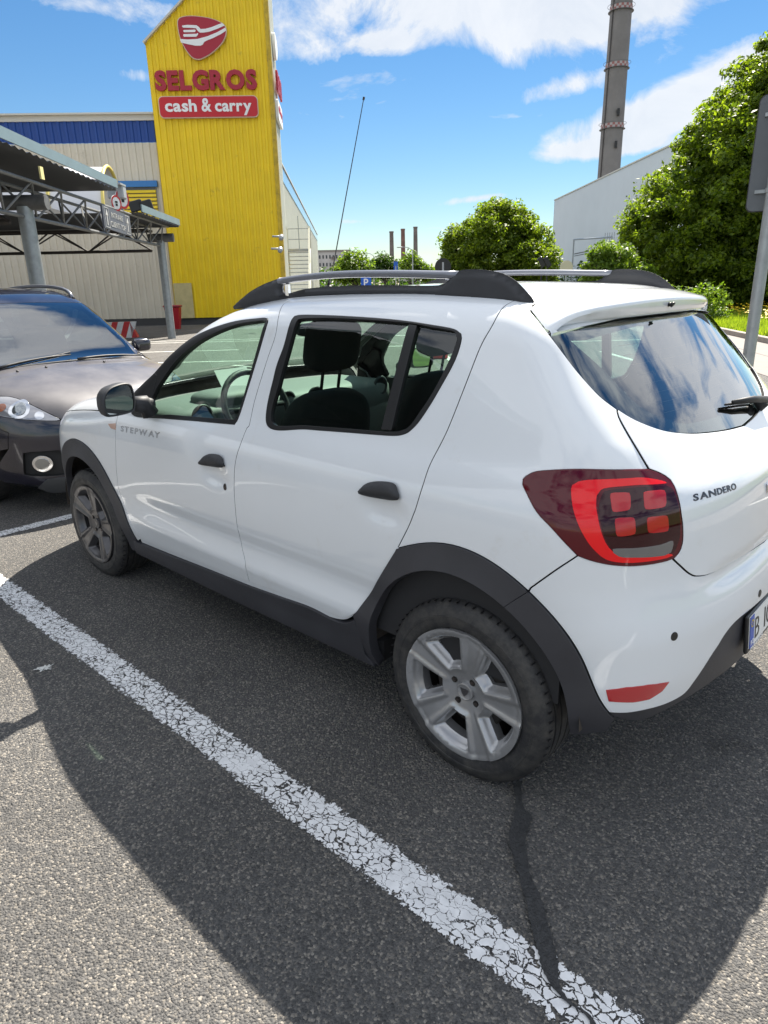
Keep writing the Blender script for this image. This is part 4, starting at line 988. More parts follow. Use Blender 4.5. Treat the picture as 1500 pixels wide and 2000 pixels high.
# ---- flats
Pf_ = atD(620, 492, 300.); Pg = atD(684, 496, 300.); X = (Pg-Pf_)*[1, 1, 0]; wf = np.linalg.norm(X); X /= wf; Nf = np.cross(X, UP); Nf = Nf if Nf@(CP-Pf_) > 0 else -Nf; zf_ = Pf_[2]; bF = Pf_*[1, 1, 0]
fl = thing('apartment_block', 'far pale apartment block with rows of small windows', 'building', tuple(bF+X*wf/2))
q = MB(); q.box(bF+X*(wf/2-2)-Nf*6+UP*zf_/2, (wf+4, 12, zf_), X, Nf, UP); q.build('wall', M['flat'], fl); q = MB(); q.box(bF+X*(wf/2-2)-Nf*6+UP*(zf_+.3), (wf+4.6, 12.6, .7), X, Nf, UP); q.build('cornice', M['kerb'], fl)
for i in range(9):
    for j in range(5):
        z = zf_-2.0-j*3.0; x = wf*(i+.6)/9.6
        if i in (4,) :
            q = MB(); q.box(bF+X*x+Nf*.5+UP*(z-.5), (1.6, 1.0, 1.0), X, Nf, UP); q.build('balcony', M['concd'], fl)
        q = MB(); q.box(bF+X*x+Nf*.03+UP*z, (.62, .08, 1.35), X, Nf, UP); q.build('window', M['win'], fl)
# low roof behind trees
q = MB(); Ph = atD(838, 522, 110.); X = rayd(900, 520)-rayd(780, 520); X[2] = 0; X /= np.linalg.norm(X); Yd = np.cross(UP, X)
hb_ = thing('low_house', 'low pale-roofed house between the far trees', 'house', (Ph[0], Ph[1], 0)); q.box(Ph*[1, 1, 0]+UP*1.4, (9, 6, 2.8), X, Yd, UP); q.build('wall', M['flat'], hb_)
q = MB(); q.prism([(-4.8, 2.8), (4.8, 2.8), (2.5, Ph[2]), (-2.5, Ph[2])], Ph*[1, 1, 0]-Yd*3, X, UP, Yd, 6); q.build('roof', mat('pale_tiles', (.42, .34, .30), .8), hb_)

# ---- kerb, pavement, grass
K0 = np.array([-3.48, 16.1, 0]); K1 = np.array([-5.06, 18.43, 0]); kd = (K1-K0)/np.linalg.norm(K1-K0); kn = np.array([-kd[1], kd[0], 0]); kn = kn if kn@(CP-K0) > 0 else -kn
def Kp(s, w, z=0): return K0+kd*s+kn*w+UP*z
kl = tag(bpy.data.objects.new('kerb', None), kind='structure'); COL.objects.link(kl)
klen = .8; proto = None
for k in range(-14, 22):
    c = Kp(k*klen+.4, -.07, .065); q = MB(); q.box(c+UP*.0, (klen-.012, .15, .15), kd, kn, UP, bev=.012); q.build('kerb_stone', M['kerb'], kl)
mk_ = MB(); mk_.add([Kp(-16, 2.1, .006), Kp(26, 2.1, .006), Kp(26, 0.005, .006), Kp(-16, 0.005, .006)], [(0, 1, 2, 3)]); tag(mk_.build('pavement', M['pave']), kind='structure')
q = MB(); q.add([Kp(-16, 1.02, .009), Kp(26, 1.02, .009), Kp(26, 1.0, .009), Kp(-16, 1.0, .009)], [(0, 1, 2, 3)]); tag(q.build('pavement_joint', M['plinth']), kind='structure')
M['lawn'] = mat('lawn_ground', (.055, .085, .016), .95, var=.35, vscale=1.5)
q = MB(); q.add([Kp(-40, -.15, .10), Kp(60, -.15, .10), Kp(60, -60, .10), Kp(-40, -60, .10)], [(0, 1, 2, 3)]); tag(q.build('lawn', M['lawn']), kind='structure')
def leafmat(name, c1, c2, tr_=.45, scale=1.3):
    m, t, b, out = nmat(name); g = t.nodes.new('ShaderNodeNewGeometry')
    n = N(t, 'ShaderNodeTexNoise', i_Scale=scale, i_Detail=3.0); L(t, g.outputs['Position'], n.inputs['Vector'])
    wn_ = N(t, 'ShaderNodeTexWhiteNoise', noise_dimensions='3D'); sn = N(t, 'ShaderNodeVectorMath', operation='SNAP'); L(t, g.outputs['Position'], sn.inputs[0]); sn.inputs[1].default_value = (.13, .13, .13); L(t, sn.outputs[0], wn_.inputs['Vector'])
    f = MTH(t, 'ADD', MTH(t, 'MULTIPLY', wn_.outputs[0], .5), MTH(t, 'MULTIPLY', n.outputs[0], .6))
    mr = N(t, 'ShaderNodeMapRange', i_1=.25, i_2=.85); L(t, f, mr.inputs[0])
    mx_ = N(t, 'ShaderNodeMix', data_type='RGBA'); L(t, mr.outputs[0], mx_.inputs[0]); mx_.inputs[6].default_value = (*c1, 1); mx_.inputs[7].default_value = (*c2, 1)
    L(t, mx_.outputs[2], b.inputs['Base Color']); b.inputs['Roughness'].default_value = .5; b.inputs['Specular IOR Level'].default_value = .35
    tl = N(t, 'ShaderNodeBsdfTranslucent'); mm = N(t, 'ShaderNodeMix', data_type='RGBA', blend_type='MULTIPLY'); mm.inputs[0].default_value = 1; L(t, mx_.outputs[2], mm.inputs[6]); mm.inputs[7].default_value = (1.9, 1.9, .7, 1); L(t, mm.outputs[2], tl.inputs[0])
    ms = N(t, 'ShaderNodeMixShader'); ms.inputs[0].default_value = tr_; L(t, b.outputs[0], ms.inputs[1]); L(t, tl.outputs[0], ms.inputs[2]); L(t, ms.outputs[0], out.inputs[0]); return m
M['leaf'] = leafmat('broad_leaves', (.034, .072, .008), (.19, .255, .020), .5)
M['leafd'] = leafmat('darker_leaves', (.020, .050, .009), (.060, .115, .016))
M['leafy'] = leafmat('yellowish_leaves', (.06, .115, .014), (.17, .25, .03))
M['grass'] = leafmat('grass_blades', (.09, .15, .014), (.24, .31, .03), .5, 3)
M['bark'] = mat('grey_bark', (.09, .075, .06), .9, var=.3, vscale=8, bump=.6, bscale=20)
def leaf_quads(Cn, Rc, per, size, rng, flat=.55):
    """leaf-sized faces scattered through every clump"""
    n = len(Cn)*per; c = np.repeat(Cn, per, 0); r = np.repeat(Rc, per)
    d = rng.normal(size=(n, 3)); d /= np.linalg.norm(d, axis=1)[:, None]; rad = r*rng.uniform(0, 1, n)**.42
    p = c+d*rad[:, None]*[1, 1, .72]
    nr_ = d*.5+rng.normal(size=(n, 3))*.55+np.array([0, 0, flat]); nr_ /= np.linalg.norm(nr_, axis=1)[:, None]
    t = np.cross(nr_, rng.normal(size=(n, 3))); t /= np.linalg.norm(t, axis=1)[:, None]; b = np.cross(nr_, t)
    s = (size*rng.uniform(.5, 1.6, n))[:, None]
    V = np.stack([p-t*s*.75, p-b*s*.36+nr_*s*.08, p+t*s*.75, p+b*s*.36+nr_*s*.08], 1); return V.reshape(-1, 3), n
def tree(name, label, balls, size, per, dens, m, seed, base=None, cat='tree', group=None, clump=.55, limbs=True):
    """balls: (px, py, D, r_px, weight) -> spheres of foliage at their own distance"""
    rng = np.random.RandomState(seed); Cs = []; Rs = []; cen = []
    for px, py, D, rp in balls:
        c = atD(px, py, D); r = rp/CF*np.linalg.norm(c-CP); cen.append((c, r)); n = max(6, int(dens*(r/clump)**2))
        d = rng.normal(size=(n, 3)); d /= np.linalg.norm(d, axis=1)[:, None]; q = c+d*(r*rng.uniform(.45, 1.03, n)**1)[:, None]
        q = q[q[:, 2] > .35]; Cs.append(q); Rs.append(clump*rng.uniform(.55, 1.25, len(q)))
    Cn = np.vstack(Cs); Rc = np.concatenate(Rs)
    b_ = np.array(base if base is not None else cen[0][0]); b_ = np.array([b_[0], b_[1], 0.])
    o = thing(name, label, cat, tuple(b_), group)
    V, n = leaf_quads(Cn, Rc, per, size, rng); V[:, 2] = np.maximum(V[:, 2], .05)
    quads('crown', V, n, m, o)
    if limbs:
        h = cen[0][0][2]; q = MB(); r0 = max(.10, cen[0][1]*.075); q.tube([b_, b_+UP*h*.35+rng.normal(size=3)*[.1, .1, 0], b_*[1, 1, 0]+UP*h*.7+(cen[0][0]-b_)*[.3, .3, 0]], [r0, r0*.8, r0*.5], 10); q.build('trunk', M['bark'], o, True)
        idx_ = rng.choice(len(Cn), min(16, len(Cn)), False); st_ = b_+UP*h*.4
        for i in idx_: q = MB(); mid = (st_+Cn[i])/2+rng.normal(size=3)*.3; q.tube([st_, mid, Cn[i]], [r0*.45, r0*.25, .02], 6); q.build('branch', M['bark'], o, True)
    return o
tree('broadleaf_tree', 'huge bright green tree at the right edge over the lawn', [(1485, 430, 37, 170), (1350, 460, 37, 108), (1450, 300, 37, 85), (1520, 240, 38, 80), (1255, 430, 38, 34), (1300, 375, 38, 40), (1365, 290, 37.5, 36), (1425, 215, 38, 34), (1485, 165, 38, 34), (1240, 500, 39, 60), (1380, 540, 36, 90), (1490, 560, 38, 80), (1600, 330, 38, 150), (1600, 480, 38, 130), (1520, 300, 38, 130), (1560, 200, 38, 110), (1560, 430, 37, 120), (1520, 520, 38, 90)], .125, 100, 10.5, M['leaf'], 11, base=atD(1440, 590, 38.), clump=.58)
tree('shrub', 'leafy bush at the left foot of the huge tree', [(1180, 500, 33, 22), (1215, 520, 33, 34), (1160, 530, 33, 22), (1250, 545, 33, 30)], .11, 70, 12, M['leafy'], 12, clump=.4, cat='bush')
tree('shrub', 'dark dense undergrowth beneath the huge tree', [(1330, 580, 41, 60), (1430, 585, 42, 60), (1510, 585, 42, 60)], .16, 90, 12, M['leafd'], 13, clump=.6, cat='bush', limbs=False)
tree('broadleaf_tree', 'rounded mid-green tree in the centre beside the warehouse', [(965, 490, 52, 85), (905, 510, 52, 45), (1030, 490, 52, 50), (975, 430, 52, 38), (1050, 520, 50, 40), (890, 480, 52, 26), (1010, 440, 52, 30)], .15, 80, 13, M['leaf'], 14, base=atD(970, 550, 52.), clump=.6)
tree('broadleaf_tree', 'feathery tree right of the far apartment block', [(693, 522, 75, 26), (668, 532, 75, 20), (712, 530, 75, 16)], .22, 50, 14, M['leafy'], 15, clump=.7)
tree('broadleaf_tree', 'darker small tree left of the three far chimneys', [(752, 518, 90, 22), (738, 526, 90, 16)], .24, 45, 14, M['leafd'], 16, clump=.8)
tree('broadleaf_tree', 'small green tree right of the three far chimneys', [(800, 520, 85, 20), (822, 528, 85, 18), (838, 532, 85, 12)], .24, 45, 14, M['leafy'], 17, clump=.8)
# hedge and distant greenery
rng = np.random.RandomState(5); Cn = []
for px in np.arange(930, 1420, 5.): 
    D = 26.5+rng.uniform(-.5, .5); b_ = atD(px, 556, D); Cn.append([b_[0], b_[1], rng.uniform(.35, 1.30)]); Cn.append([b_[0], b_[1], rng.uniform(.2, .9)])
hd_ = thing('hedge', 'low bright green hedge seen beyond the roof rails', 'hedge', tuple(np.array(Cn[50])*[1, 1, 0]))
V, n = leaf_quads(np.array(Cn), np.full(len(Cn), .36), 60, .085, rng); V[:, 2] = np.maximum(V[:, 2], .02); q = quads('foliage', V, n, M['leafy'], hd_)
Cn = []
for px in np.arange(560, 1620, 5.):
    D = rng.uniform(95, 125); z = rng.uniform(.5, 3.4); b_ = atD(px, 555, D); Cn.append([b_[0], b_[1], z])
for px in np.arange(-900, 560, 7.):
    D = rng.uniform(130, 160); z = rng.uniform(.5, 3.4); b_ = atD(px, 575, D); Cn.append([b_[0], b_[1], z])
V, n = leaf_quads(np.array(Cn), np.full(len(Cn), 1.7), 60, .40, rng); V[:, 2] = np.maximum(V[:, 2], .02); tag(quads('distant_greenery', V, n, M['leafd']), kind='stuff')
# grass blades and yellow flowers on the lawn near the kerb
def scatter(n, s0, s1, w0, w1, h, wd, seed, m, name, top=False):
    rng = np.random.RandomState(seed); s = rng.uniform(s0, s1, n); w = w0+(w1-w0)*rng.uniform(0, 1, n)**1.5
    p = K0+np.outer(s, kd)+np.outer(w, kn)+UP*.10; a = rng.uniform(0, 2*math.pi, n); t = np.stack([np.cos(a), np.sin(a), np.zeros(n)], 1); hh = h*rng.uniform(.5, 1.4, n)
    if top:
        c = p+UP*hh[:, None]; b = np.stack([-np.sin(a), np.cos(a), np.full(n, .3)], 1); V = np.stack([c-t*wd, c-b*wd, c+t*wd, c+b*wd], 1).reshape(-1, 3)
        return tag(quads(name, V, n, m), kind='stuff')
    lean = rng.normal(size=(n, 3))*[1, 1, 0]*.35
    V = np.stack([p-t*wd, p+t*wd, p+(UP+lean)*hh[:, None]], 1).reshape(-1, 3); return tag(quads(name, V, n, m, tri=True), kind='stuff')
scatter(70000, -6, 24, -.2, -22, .20, .012, 21, M['grass'], 'grass')
scatter(6000, -6, 24, -2.0, -20, .30, .045, 22, mat('yellow_petals', (.80, .55, .01), .6), 'yellow_flowers', True)
scatter(900, -6, 24, -3, -20, .34, .030, 23, mat('white_petals', (.7, .7, .66), .6), 'white_flowers', True)

# ---- far parking markings, signs, lamps
for k, (a, b) in enumerate([((-17.5, 5.2), (-14.2, 8.5)), ((-19.5, 7.6), (-16.0, 11.0)), ((-15.2, 3.6), (-11.6, 7.0)), ((-21.2, 7.0), (-12.6, 15.4)), ((-13.0, 1.2), (-9.2, 4.9)), ((-10.8, -.9), (-7.2, 2.6))]):
    stripe('parking_line', a, b, .13, .004, M['linefar'])
for k in range(9):
    a = np.array([-6.5+1.4*k*.9, 5.5+1.4*k*.9]); stripe('parking_line', a, a+np.array([-3.3, 3.3]), .12, .0045, M['linefar'])
stripe('parking_line', (-12, 10.5), (3, 25.5), .12, .004, M['linefar']); stripe('parking_line', (-11.2, 6.2), (4.5, 6.2), .12, .005, M['linefar']); stripe('parking_line', (-9, 3.6), (3.5, 3.6), .12, .005, M['linefar'])
def sign_post(px, pyb, D, r, ztop):
    v = rayd(px, pyb); h = math.hypot(v[0], v[1]); return np.array([CP[0]+v[0]/h*D, CP[1]+v[1]/h*D, 0])
b_ = sign_post(715, 560, 32, .03, 3); s = thing('parking_sign', 'blue square parking sign with white P beyond the roof rail', 'sign', tuple(b_)); X = np.cross(CP-b_, UP); X[2] = 0; X /= -np.linalg.norm(X); Yn = np.cross(X, UP); Pz = atD(715, 551, 32.)
X = np.array(CR)*[1, 1, 0]; X /= np.linalg.norm(X); Yn = np.cross(X, UP)
q = MB(); q.tube([b_, b_+UP*(Pz[2]+.2)], .03, 6); q.build('post', M['lampg'], s); q = MB(); q.box(Pz+Yn*.04, (.46, .50, .02), X, UP, Yn); f_ = q.build('plate', M['psign'], s)
letters('P', .34, plane_fn(Pz+Yn*.052-X*.10-UP*.18, X, UP, Yn), M['swht'], f_, width=.20, extrude=.003, offset=.02)
b_ = sign_post(773, 560, 46, .03, 3); Pz = atD(773, 519, 46.); s = thing('blue_sign', 'small blue sign on a thin post below the far chimneys', 'sign', tuple(b_)); q = MB(); q.tube([b_, Pz], .04, 6); q.build('post', M['lampg'], s); q = MB(); q.box(Pz, (.26, .5, .03), X, UP, Yn); q.build('plate', M['psign'], s)
b_ = sign_post(865, 560, 17, .03, 3); Pz = atD(865, 521, 17.); s = thing('round_sign', 'black back of a round sign above the left roof rail', 'sign', tuple(b_)); q = MB(); q.tube([b_, Pz+UP*.1], .03, 8); q.build('post', M['lampg'], s)
q = MB(); q.lathe([(.001, .0), (.19, 0), (.19, .02), (.001, .02)], Pz+Yn*-.0, X, UP, Yn, 28); q.build('disc', M['blk'], s)
b_ = sign_post(1106, 556, 28, .03, 3); Pz = atD(1106, 522, 28.); s = thing('round_sign', 'cream round sign in front of the warehouse portal', 'sign', tuple(b_)); q = MB(); q.tube([b_, Pz], .03, 6); q.build('post', M['lampg'], s); q = MB(); q.lathe([(.001, 0), (.24, 0), (.24, .03), (.001, .03)], Pz, X, UP, Yn, 24); q.build('disc', mat('cream_disc', (.55, .50, .36), .6), s)
for k, px in enumerate((1058, 1069)):
    b_ = sign_post(px, 556, 30, .03, 3); Pz = atD(px, 512, 30.); q = MB(); q.tube([b_, Pz], .03, 6); q.box(Pz, (.20, .10, .42), X*.85+UP*.5, Yn, UP*.85-X*.5, bev=.02); tag(q.build('floodlight', M['blk']), ['left tilted black floodlight of the pair before the warehouse', 'right tilted black floodlight of the pair before the warehouse'][k], 'floodlight', 'floodlights before the warehouse')
def lamp(px, pyt, D, label):
    b_ = sign_post(px, 555, D, .05, 5); Pz = atD(px, pyt, D); o = thing('street_lamp', label, 'street lamp', tuple(b_), 'distant street lamps'); q = MB(); q.tube([b_, Pz], [.09, .05], 8); q.build('pole', M['lampg'], o)
    q = MB(); q.tube([Pz, Pz-X*.5+UP*.3, Pz-X*1.1+UP*.35], .04, 6); q.build('arm', M['lampg'], o); q = MB(); q.add(*sq(Pz-X*1.35+UP*.33, (.35, .12, .06), .7, .7)); q.build('lamp_head', M['lampg'], o)
lamp(806, 489, 75, 'grey street lamp beside the right far chimney'); lamp(730, 500, 95, 'fainter street lamp left of the three far chimneys')
# big grey sign seen from behind at the right edge
b_ = sign_post(1461, 705, 7.7, .05, 4); sp_ = thing('road_sign', 'grey back of a large sign on a galvanised pole at the right edge', 'sign', tuple(b_)); dv = (b_-CP)*[1, 1, 0]; dv /= np.linalg.norm(dv); vx = np.cross(dv, UP)
q = MB(); q.tube([b_, b_+UP*3.9], .055, 16); autosmooth(q.build('pole', M['steel'], sp_))
th = R_(-8); sx = vx*math.cos(th)+dv*math.sin(th); sn_ = np.cross(sx, UP); Pt_ = atP(1457, 420, b_+dv*.08, dv); Pu = atP(1469, 195, b_+dv*.08, dv); zc_ = (Pt_[2]+Pu[2])/2+.03; hgt = Pu[2]-Pt_[2]; le = (Pt_-b_)@sx
q = MB(); q.prism(rrect(le, -hgt/2, le+1.05, hgt/2, .06), b_+dv*.08+UP*zc_, sx, UP, dv, .015); pl_ = q.build('plate', M['signback'], sp_)
q = MB(); q.prism(rrect(le-.008, -hgt/2-.008, le+1.06, hgt/2+.008, .06), b_+dv*.094+UP*zc_, sx, UP, dv, .006); q.build('plate_rim', M['plinth'], pl_)
for z in (.33, -.33):
    q = MB(); q.box(b_+UP*(zc_+z*hgt)+dv*.065, (.30, .03, .03), sx, dv, UP); q.lathe([(.058, -.02), (.064, -.02), (.064, .02), (.058, .02)], b_+UP*(zc_+z*hgt), (1, 0, 0), (0, 1, 0), UP, 16); q.build('clamp', M['steel'], sp_)
# red and white marker seen through the rear side window
Pm = G(846, 700); mk1 = thing('traffic_marker', 'red and white striped marker on a red base seen through the rear side window', 'marker', tuple(Pm))
X = np.array(CR)*[1, 1, 0]; X /= np.linalg.norm(X); Yn = np.cross(X, UP)
q = MB(); q.box(Pm+UP*.07, (.62, .30, .14), X, Yn, UP, bev=.02); q.build('base', M['redw'], mk1)
for k in range(4): q = MB(); q.prism([(-.10, .14+.16*k), (.10, .14+.16*k-.06+(.06 if k == 0 else 0)), (.10, .30+.16*k-.06), (-.10, .30+.16*k)], Pm, X, UP, Yn, .03); q.build('stripe', M['whw' if k % 2 == 0 else 'redw'], mk1)
# ------------------------------------------------------------------ the white hatchback
B1 = Body(SAND)
car = thing('hatchback_car', 'white hatchback with black roof rails and wheel-arch cladding standing beside the cracked white line', 'car', (-1.37, 0, 0))
K = Kit(B1, car)
UC = B1.d['xc']+B1.d['R']*math.pi/2+B1.d['yc']
def PU(*p): return B1.inv(np.array(p, float))
def mir(S): S = np.array(S, float)[::-1].copy(); S[:, 0] = 2*UC-S[:, 0]; return S
# shared outlines
bl = tr(B1, [(556, 591), (540, 643), (522, 701), (505, 755), (494, 795), (486, 832)])
bl2 = tr(B1, [(482, 836), (469, 869), (460, 900), (457, 947), (459, 989), (464, 1032), (472, 1067), (479, 1102), (487, 1137)])
BL = chain(cr(np.vstack([[bl[0][0]+.005, 1.553], bl])), cr(bl2))
CLt = tr(B1, [(985, 598), (961, 636), (936, 682), (907, 756), (874, 839), (843, 900), (825, 950), (812, 992), (806, 1008), (796, 1032), (776, 1072)])
CL = cr(np.vstack([[CLt[0][0]+.012, 1.553], CLt]))
CLb = cr(tr(B1, [(776, 1072), (740, 1132), (712, 1176), (694, 1198), (676, 1206), (660, 1204), (640, 1196)]))
DB = cr(tr(B1, [(640, 1196), (600, 1176), (545, 1157), (487, 1137)]))
DBf = cr(tr(B1, [(487, 1137), (400, 1103), (330, 1076), (273, 1053)]))
SA = cr(np.vstack([tr(B1, [(273, 1053), (263, 1037), (249, 1005), (233, 960), (228, 928), (226, 893), (225, 850), (227, 828)]), [[-2.10, .985]]]))
TOPL = cr(np.array([[-2.10, .985], [-2.03, 1.09], [-1.90, 1.225], [-1.72, 1.365], [-1.53, 1.468], [-1.30, 1.530], [BL[0][0], 1.553]]))
TOPR = cr(np.array([BL[0], [-.55, 1.562], CL[0]]))
hs_t = tr(B1, [(1035, 607), (1050, 625), (1072, 653), (1100, 690), (1133, 732), (1170, 772), (1205, 799)])
HS = cr(hs_t)
HS2 = cr(tr(B1, [(1205, 799), (1208, 815), (1233, 860), (1267, 917)]))
TL1 = cr(tr(B1, [(1267, 917), (1217, 918), (1133, 917), (1060, 920), (1035, 926), (1022, 936), (1021, 946), (1030, 965), (1049, 1000), (1077, 1030), (1108, 1064), (1129, 1085)]))
TL2 = cr(tr(B1, [(1129, 1085), (1153, 1094), (1188, 1102), (1230, 1105), (1275, 1101), (1303, 1095), (1313, 1091)]))
TL3 = cr(tr(B1, [(1313, 1091), (1324, 1080), (1331, 1062), (1332, 1030), (1328, 998), (1320, 962), (1308, 938), (1288, 925), (1267, 917)]))
BS = cr(tr(B1, [(1129, 1085), (1085, 1114), (1030, 1153)]))
ro_t = tr(B1, [(776, 1072), (794, 1065), (836, 1060), (888, 1067), (940, 1088), (985, 1112), (1030, 1153)])
ro2_t = tr(B1, [(1030, 1153), (1061, 1182), (1096, 1225), (1127, 1275), (1155, 1330), (1174, 1368), (1188, 1392)])
AC = np.array([0., .31]); ROA = fitarc(np.vstack([ro_t, ro2_t[1:]]), AC, 5, 110)
ksp = np.argmin(np.linalg.norm(ROA-ro_t[-1], axis=1)); RO1 = ROA[:ksp+1]; RO2 = ROA[ksp:]
BS = np.vstack([BS[:-1], RO2[:1]])
TGB = tr(B1, [(1313, 1091), (1327, 1104), (1347, 1121), (1365, 1125), (1396, 1116), (1448, 1087)]); TGB = cr(np.vstack([TGB, [[UC, .729]]]))
GB = cr(np.vstack([tr(B1, [(1205, 799), (1233, 817), (1267, 832), (1300, 842), (1333, 846), (1367, 846), (1417, 840)]), [[UC, 1.103]]]))
BB = cr(np.vstack([tr(B1, [(1188, 1392), (1223, 1393), (1264, 1386), (1306, 1373), (1337, 1355), (1358, 1329), (1379, 1298), (1399, 1267), (1420, 1234), (1444, 1208)]), [[UC-.15, .578], [UC, .574]]]))
RIN = fitarc(tr(B1, [(732, 1272), (731, 1215), (742, 1171), (767, 1137), (801, 1118), (836, 1113), (888, 1121), (940, 1144), (992, 1182), (1034, 1223), (1072, 1275), (1099, 1345), (1113, 1397)]), AC, 5, 110)
# windows
RWo = cr(tr(B1, [(522, 830), (536, 733), (555, 675), (567, 632), (573, 621), (583, 616), (627, 616), (707, 620), (787, 627), (840, 635), (880, 642), (895, 649), (901, 661), (888, 704), (856, 763), (823, 816), (803, 839), (787, 848), (760, 850), (680, 844), (600, 838)]), closed=True)
RWi = cr(tr(B1, [(533, 822), (547, 749), (563, 691), (577, 640), (581, 630), (590, 626), (640, 625), (707, 628), (795, 635), (840, 643), (880, 650), (888, 655), (890, 664), (877, 699), (848, 757), (815, 808), (800, 829), (786, 837), (760, 840), (680, 834), (600, 828)]), closed=True)
FWo = cr(tr(B1, [(262, 812), (259, 790), (262, 768), (281, 749), (302, 729), (337, 691), (367, 666), (408, 644), (459, 628), (506, 622), (519, 622), (523, 629), (511, 670), (494, 727), (476, 785), (463, 822), (458, 828), (450, 828), (383, 822), (320, 817)]), closed=True)
FWi = cr(tr(B1, [(293, 806), (303, 768), (320, 740), (345, 706), (375, 679), (415, 655), (460, 637), (500, 630), (516, 630), (513, 640), (490, 722), (463, 812), (458, 817), (383, 812), (335, 808)]), closed=True)

pf = K.panel('front_door', [chain(DBf[::-1], BL[::-1], TOPL[::-1], SA[::-1]), FWo], M['paint'], h=.028, liner=M['trim'])
pr = K.panel('rear_door', [chain(BL, DB[::-1], CLb[::-1], CL[::-1], TOPR[::-1]), RWo], M['paint'], h=.028, liner=M['trim'])
HS0 = np.array([[hs_t[0][0]-.004, 1.553]])
pq = K.panel('quarter_panel', [chain(CL[::-1], cr(np.array([CL[0], HS0[0]])), HS0, HS, HS2, TL1, BS, RO1[::-1])], M['paint'], h=.026, liner=M['trim'])
fo = np.array([2*-2.589-RO1[0][0], RO1[0][1]])
# front arch follows the rear one, a touch smaller
def farch(P, s=.97):
    Q = np.array(P, float).copy(); Q[:, 0] = -2.589+(Q[:, 0])*s*-1; Q[:, 1] = .31+(Q[:, 1]-.31)*s; return Q
AO = cr(np.array([[-2.147, .306], [-2.172, .42], [-2.20, .509], [-2.244, .586], [-2.305, .672], [-2.37, .732], [-2.455, .775], [-2.55, .795], [-2.65, .793], [-2.76, .760], [-2.86, .698], [-2.94, .615], [-3.00, .50], [-3.03, .36]]))
AI = cr(np.array([[-2.225, .235], [-2.238, .36], [-2.262, .45], [-2.305, .54], [-2.37, .625], [-2.45, .675], [-2.54, .70], [-2.63, .70], [-2.72, .675], [-2.80, .62], [-2.87, .54], [-2.915, .43], [-2.93, .32], [-2.93, .24]]))
ff = K.panel('front_fender', [chain(SA, cr(np.array([[-2.10, .985], [-2.4, .972], [-2.75, .93], [-3.0, .875], [-3.12, .82]])), cr(np.array([[-3.12, .82], [-3.08, .70], [-3.00, .50]])), AO[np.argmin(np.abs(AO[:, 1]-.50)+(AO[:, 0] > -2.6)*9)::-1], np.array([[-2.13, .306]]))], M['paint'], h=.028)
# lower white rocker lip and black sill
low = chain(DBf[::-1], DB[::-1])
kc = np.argmin(np.linalg.norm(CLb-tr(B1, [(690, 1200)]), axis=1)); low = chain(low, CLb[kc:][::-1])
tw = np.clip((len(low)-1-np.arange(len(low)))/14., .06, 1)[:, None]
lip = np.vstack([low+[0, -.001], (low+np.array([0, -.022])*tw)[::-1]])
K.panel('rocker_lip', [lip], M['paint'], h=.02, gap=.0, off=-.004, bstep=.02)
sill = np.vstack([low+[0, -.0225], [[-.466, .37], [-.456, .27], [-.408, .233]], [[-1.2, .225], [-2.18, .225], [-2.175, .30]]])
K.panel('sill_cladding', [sill], M['clad'], h=.03, gap=.001, off=.007, depth=.03, bstep=.02, lift=lambda uv: .012*np.clip((.33-uv[:, 1])/.08, 0, 1))
# arch cladding, lipped outwards towards the wheel
def lipfn(uv):
    return .006+.012*np.clip(1-segdist(uv, ARC)/.085, 0, 1)**1.5
ARC = RIN
r1 = chain(CLb[:np.argmin(np.abs(CLb[:, 1]-.43))+1][::-1], RO1, RO2[:1])
RINa = RIN[:np.argmin(np.linalg.norm(RIN-tr(B1, [(990, 1181)]), axis=1))+1]; RINb = RIN[len(RINa)-1:]
CLc = CLb[:np.argmin(np.linalg.norm(CLb-tr(B1, [(690, 1200)]), axis=1))+1]
K.panel('arch_cladding', [chain(CLc[::-1], RO1, RINa[::-1], np.array([[-.40, .232], [-.455, .27], [-.47, .385]]))], M['clad'], h=.022, gap=.0015, depth=.035, lift=lipfn, bstep=.013)
K.panel('arch_cladding', [chain(RO2, cr(tr(B1, [(1188, 1392), (1198, 1402)])), PU((.480, -.77, .335), (.36, -.79, .30)), RINb[::-1])], M['clad'], h=.022, gap=.0015, depth=.035, lift=lipfn, bstep=.013)
ARC = AI
K.panel('arch_cladding', [chain(AO, np.array([[-3.04, .26]]), AI[::-1], np.array([[-2.17, .225]]))], M['clad'], h=.022, gap=.0015, depth=.035, lift=lipfn, bstep=.013)

def grow(P, g): P = resamp(P if area(P) > 0 else P[::-1], .012); return inset(P, -g)
RWi = grow(RWi, .006); FWi = grow(FWi, .005)
# side glass, seals, divider
for (o, i, par, nm) in ((RWo, RWi, pr, 'r'), (FWo, FWi, pf, 'f')):
    a = K.panel('window_seal', [o, i], M['seal'], h=.02, gap=.0005, off=.0025, depth=.02, bstep=.01, parent=None)
    g = K.panel('side_window', [inset(resamp(i if area(i) > 0 else i[::-1], .02), -.012)], M['glass'], h=.04, gap=0, off=-.010, depth=0)
    for k in range(2):
        for q in (a[k],): q.parent = par[k]; q.matrix_parent_inverse = Matrix.Translation(-WPOS(par[k]))
        g[k].parent = par[k]; g[k].matrix_parent_inverse = Matrix.Translation(-WPOS(par[k]))
def reparent(os, ps):
    for a, b in zip(os, ps):
        a.parent = b; a.matrix_parent_inverse = Matrix.Translation(-WPOS(b))
reparent(K.panel('window_divider', [tr(B1, [(799, 634), (814, 636), (764, 840), (745, 838)])], M['seal'], h=.03, gap=0, off=.001, depth=.02), pr)
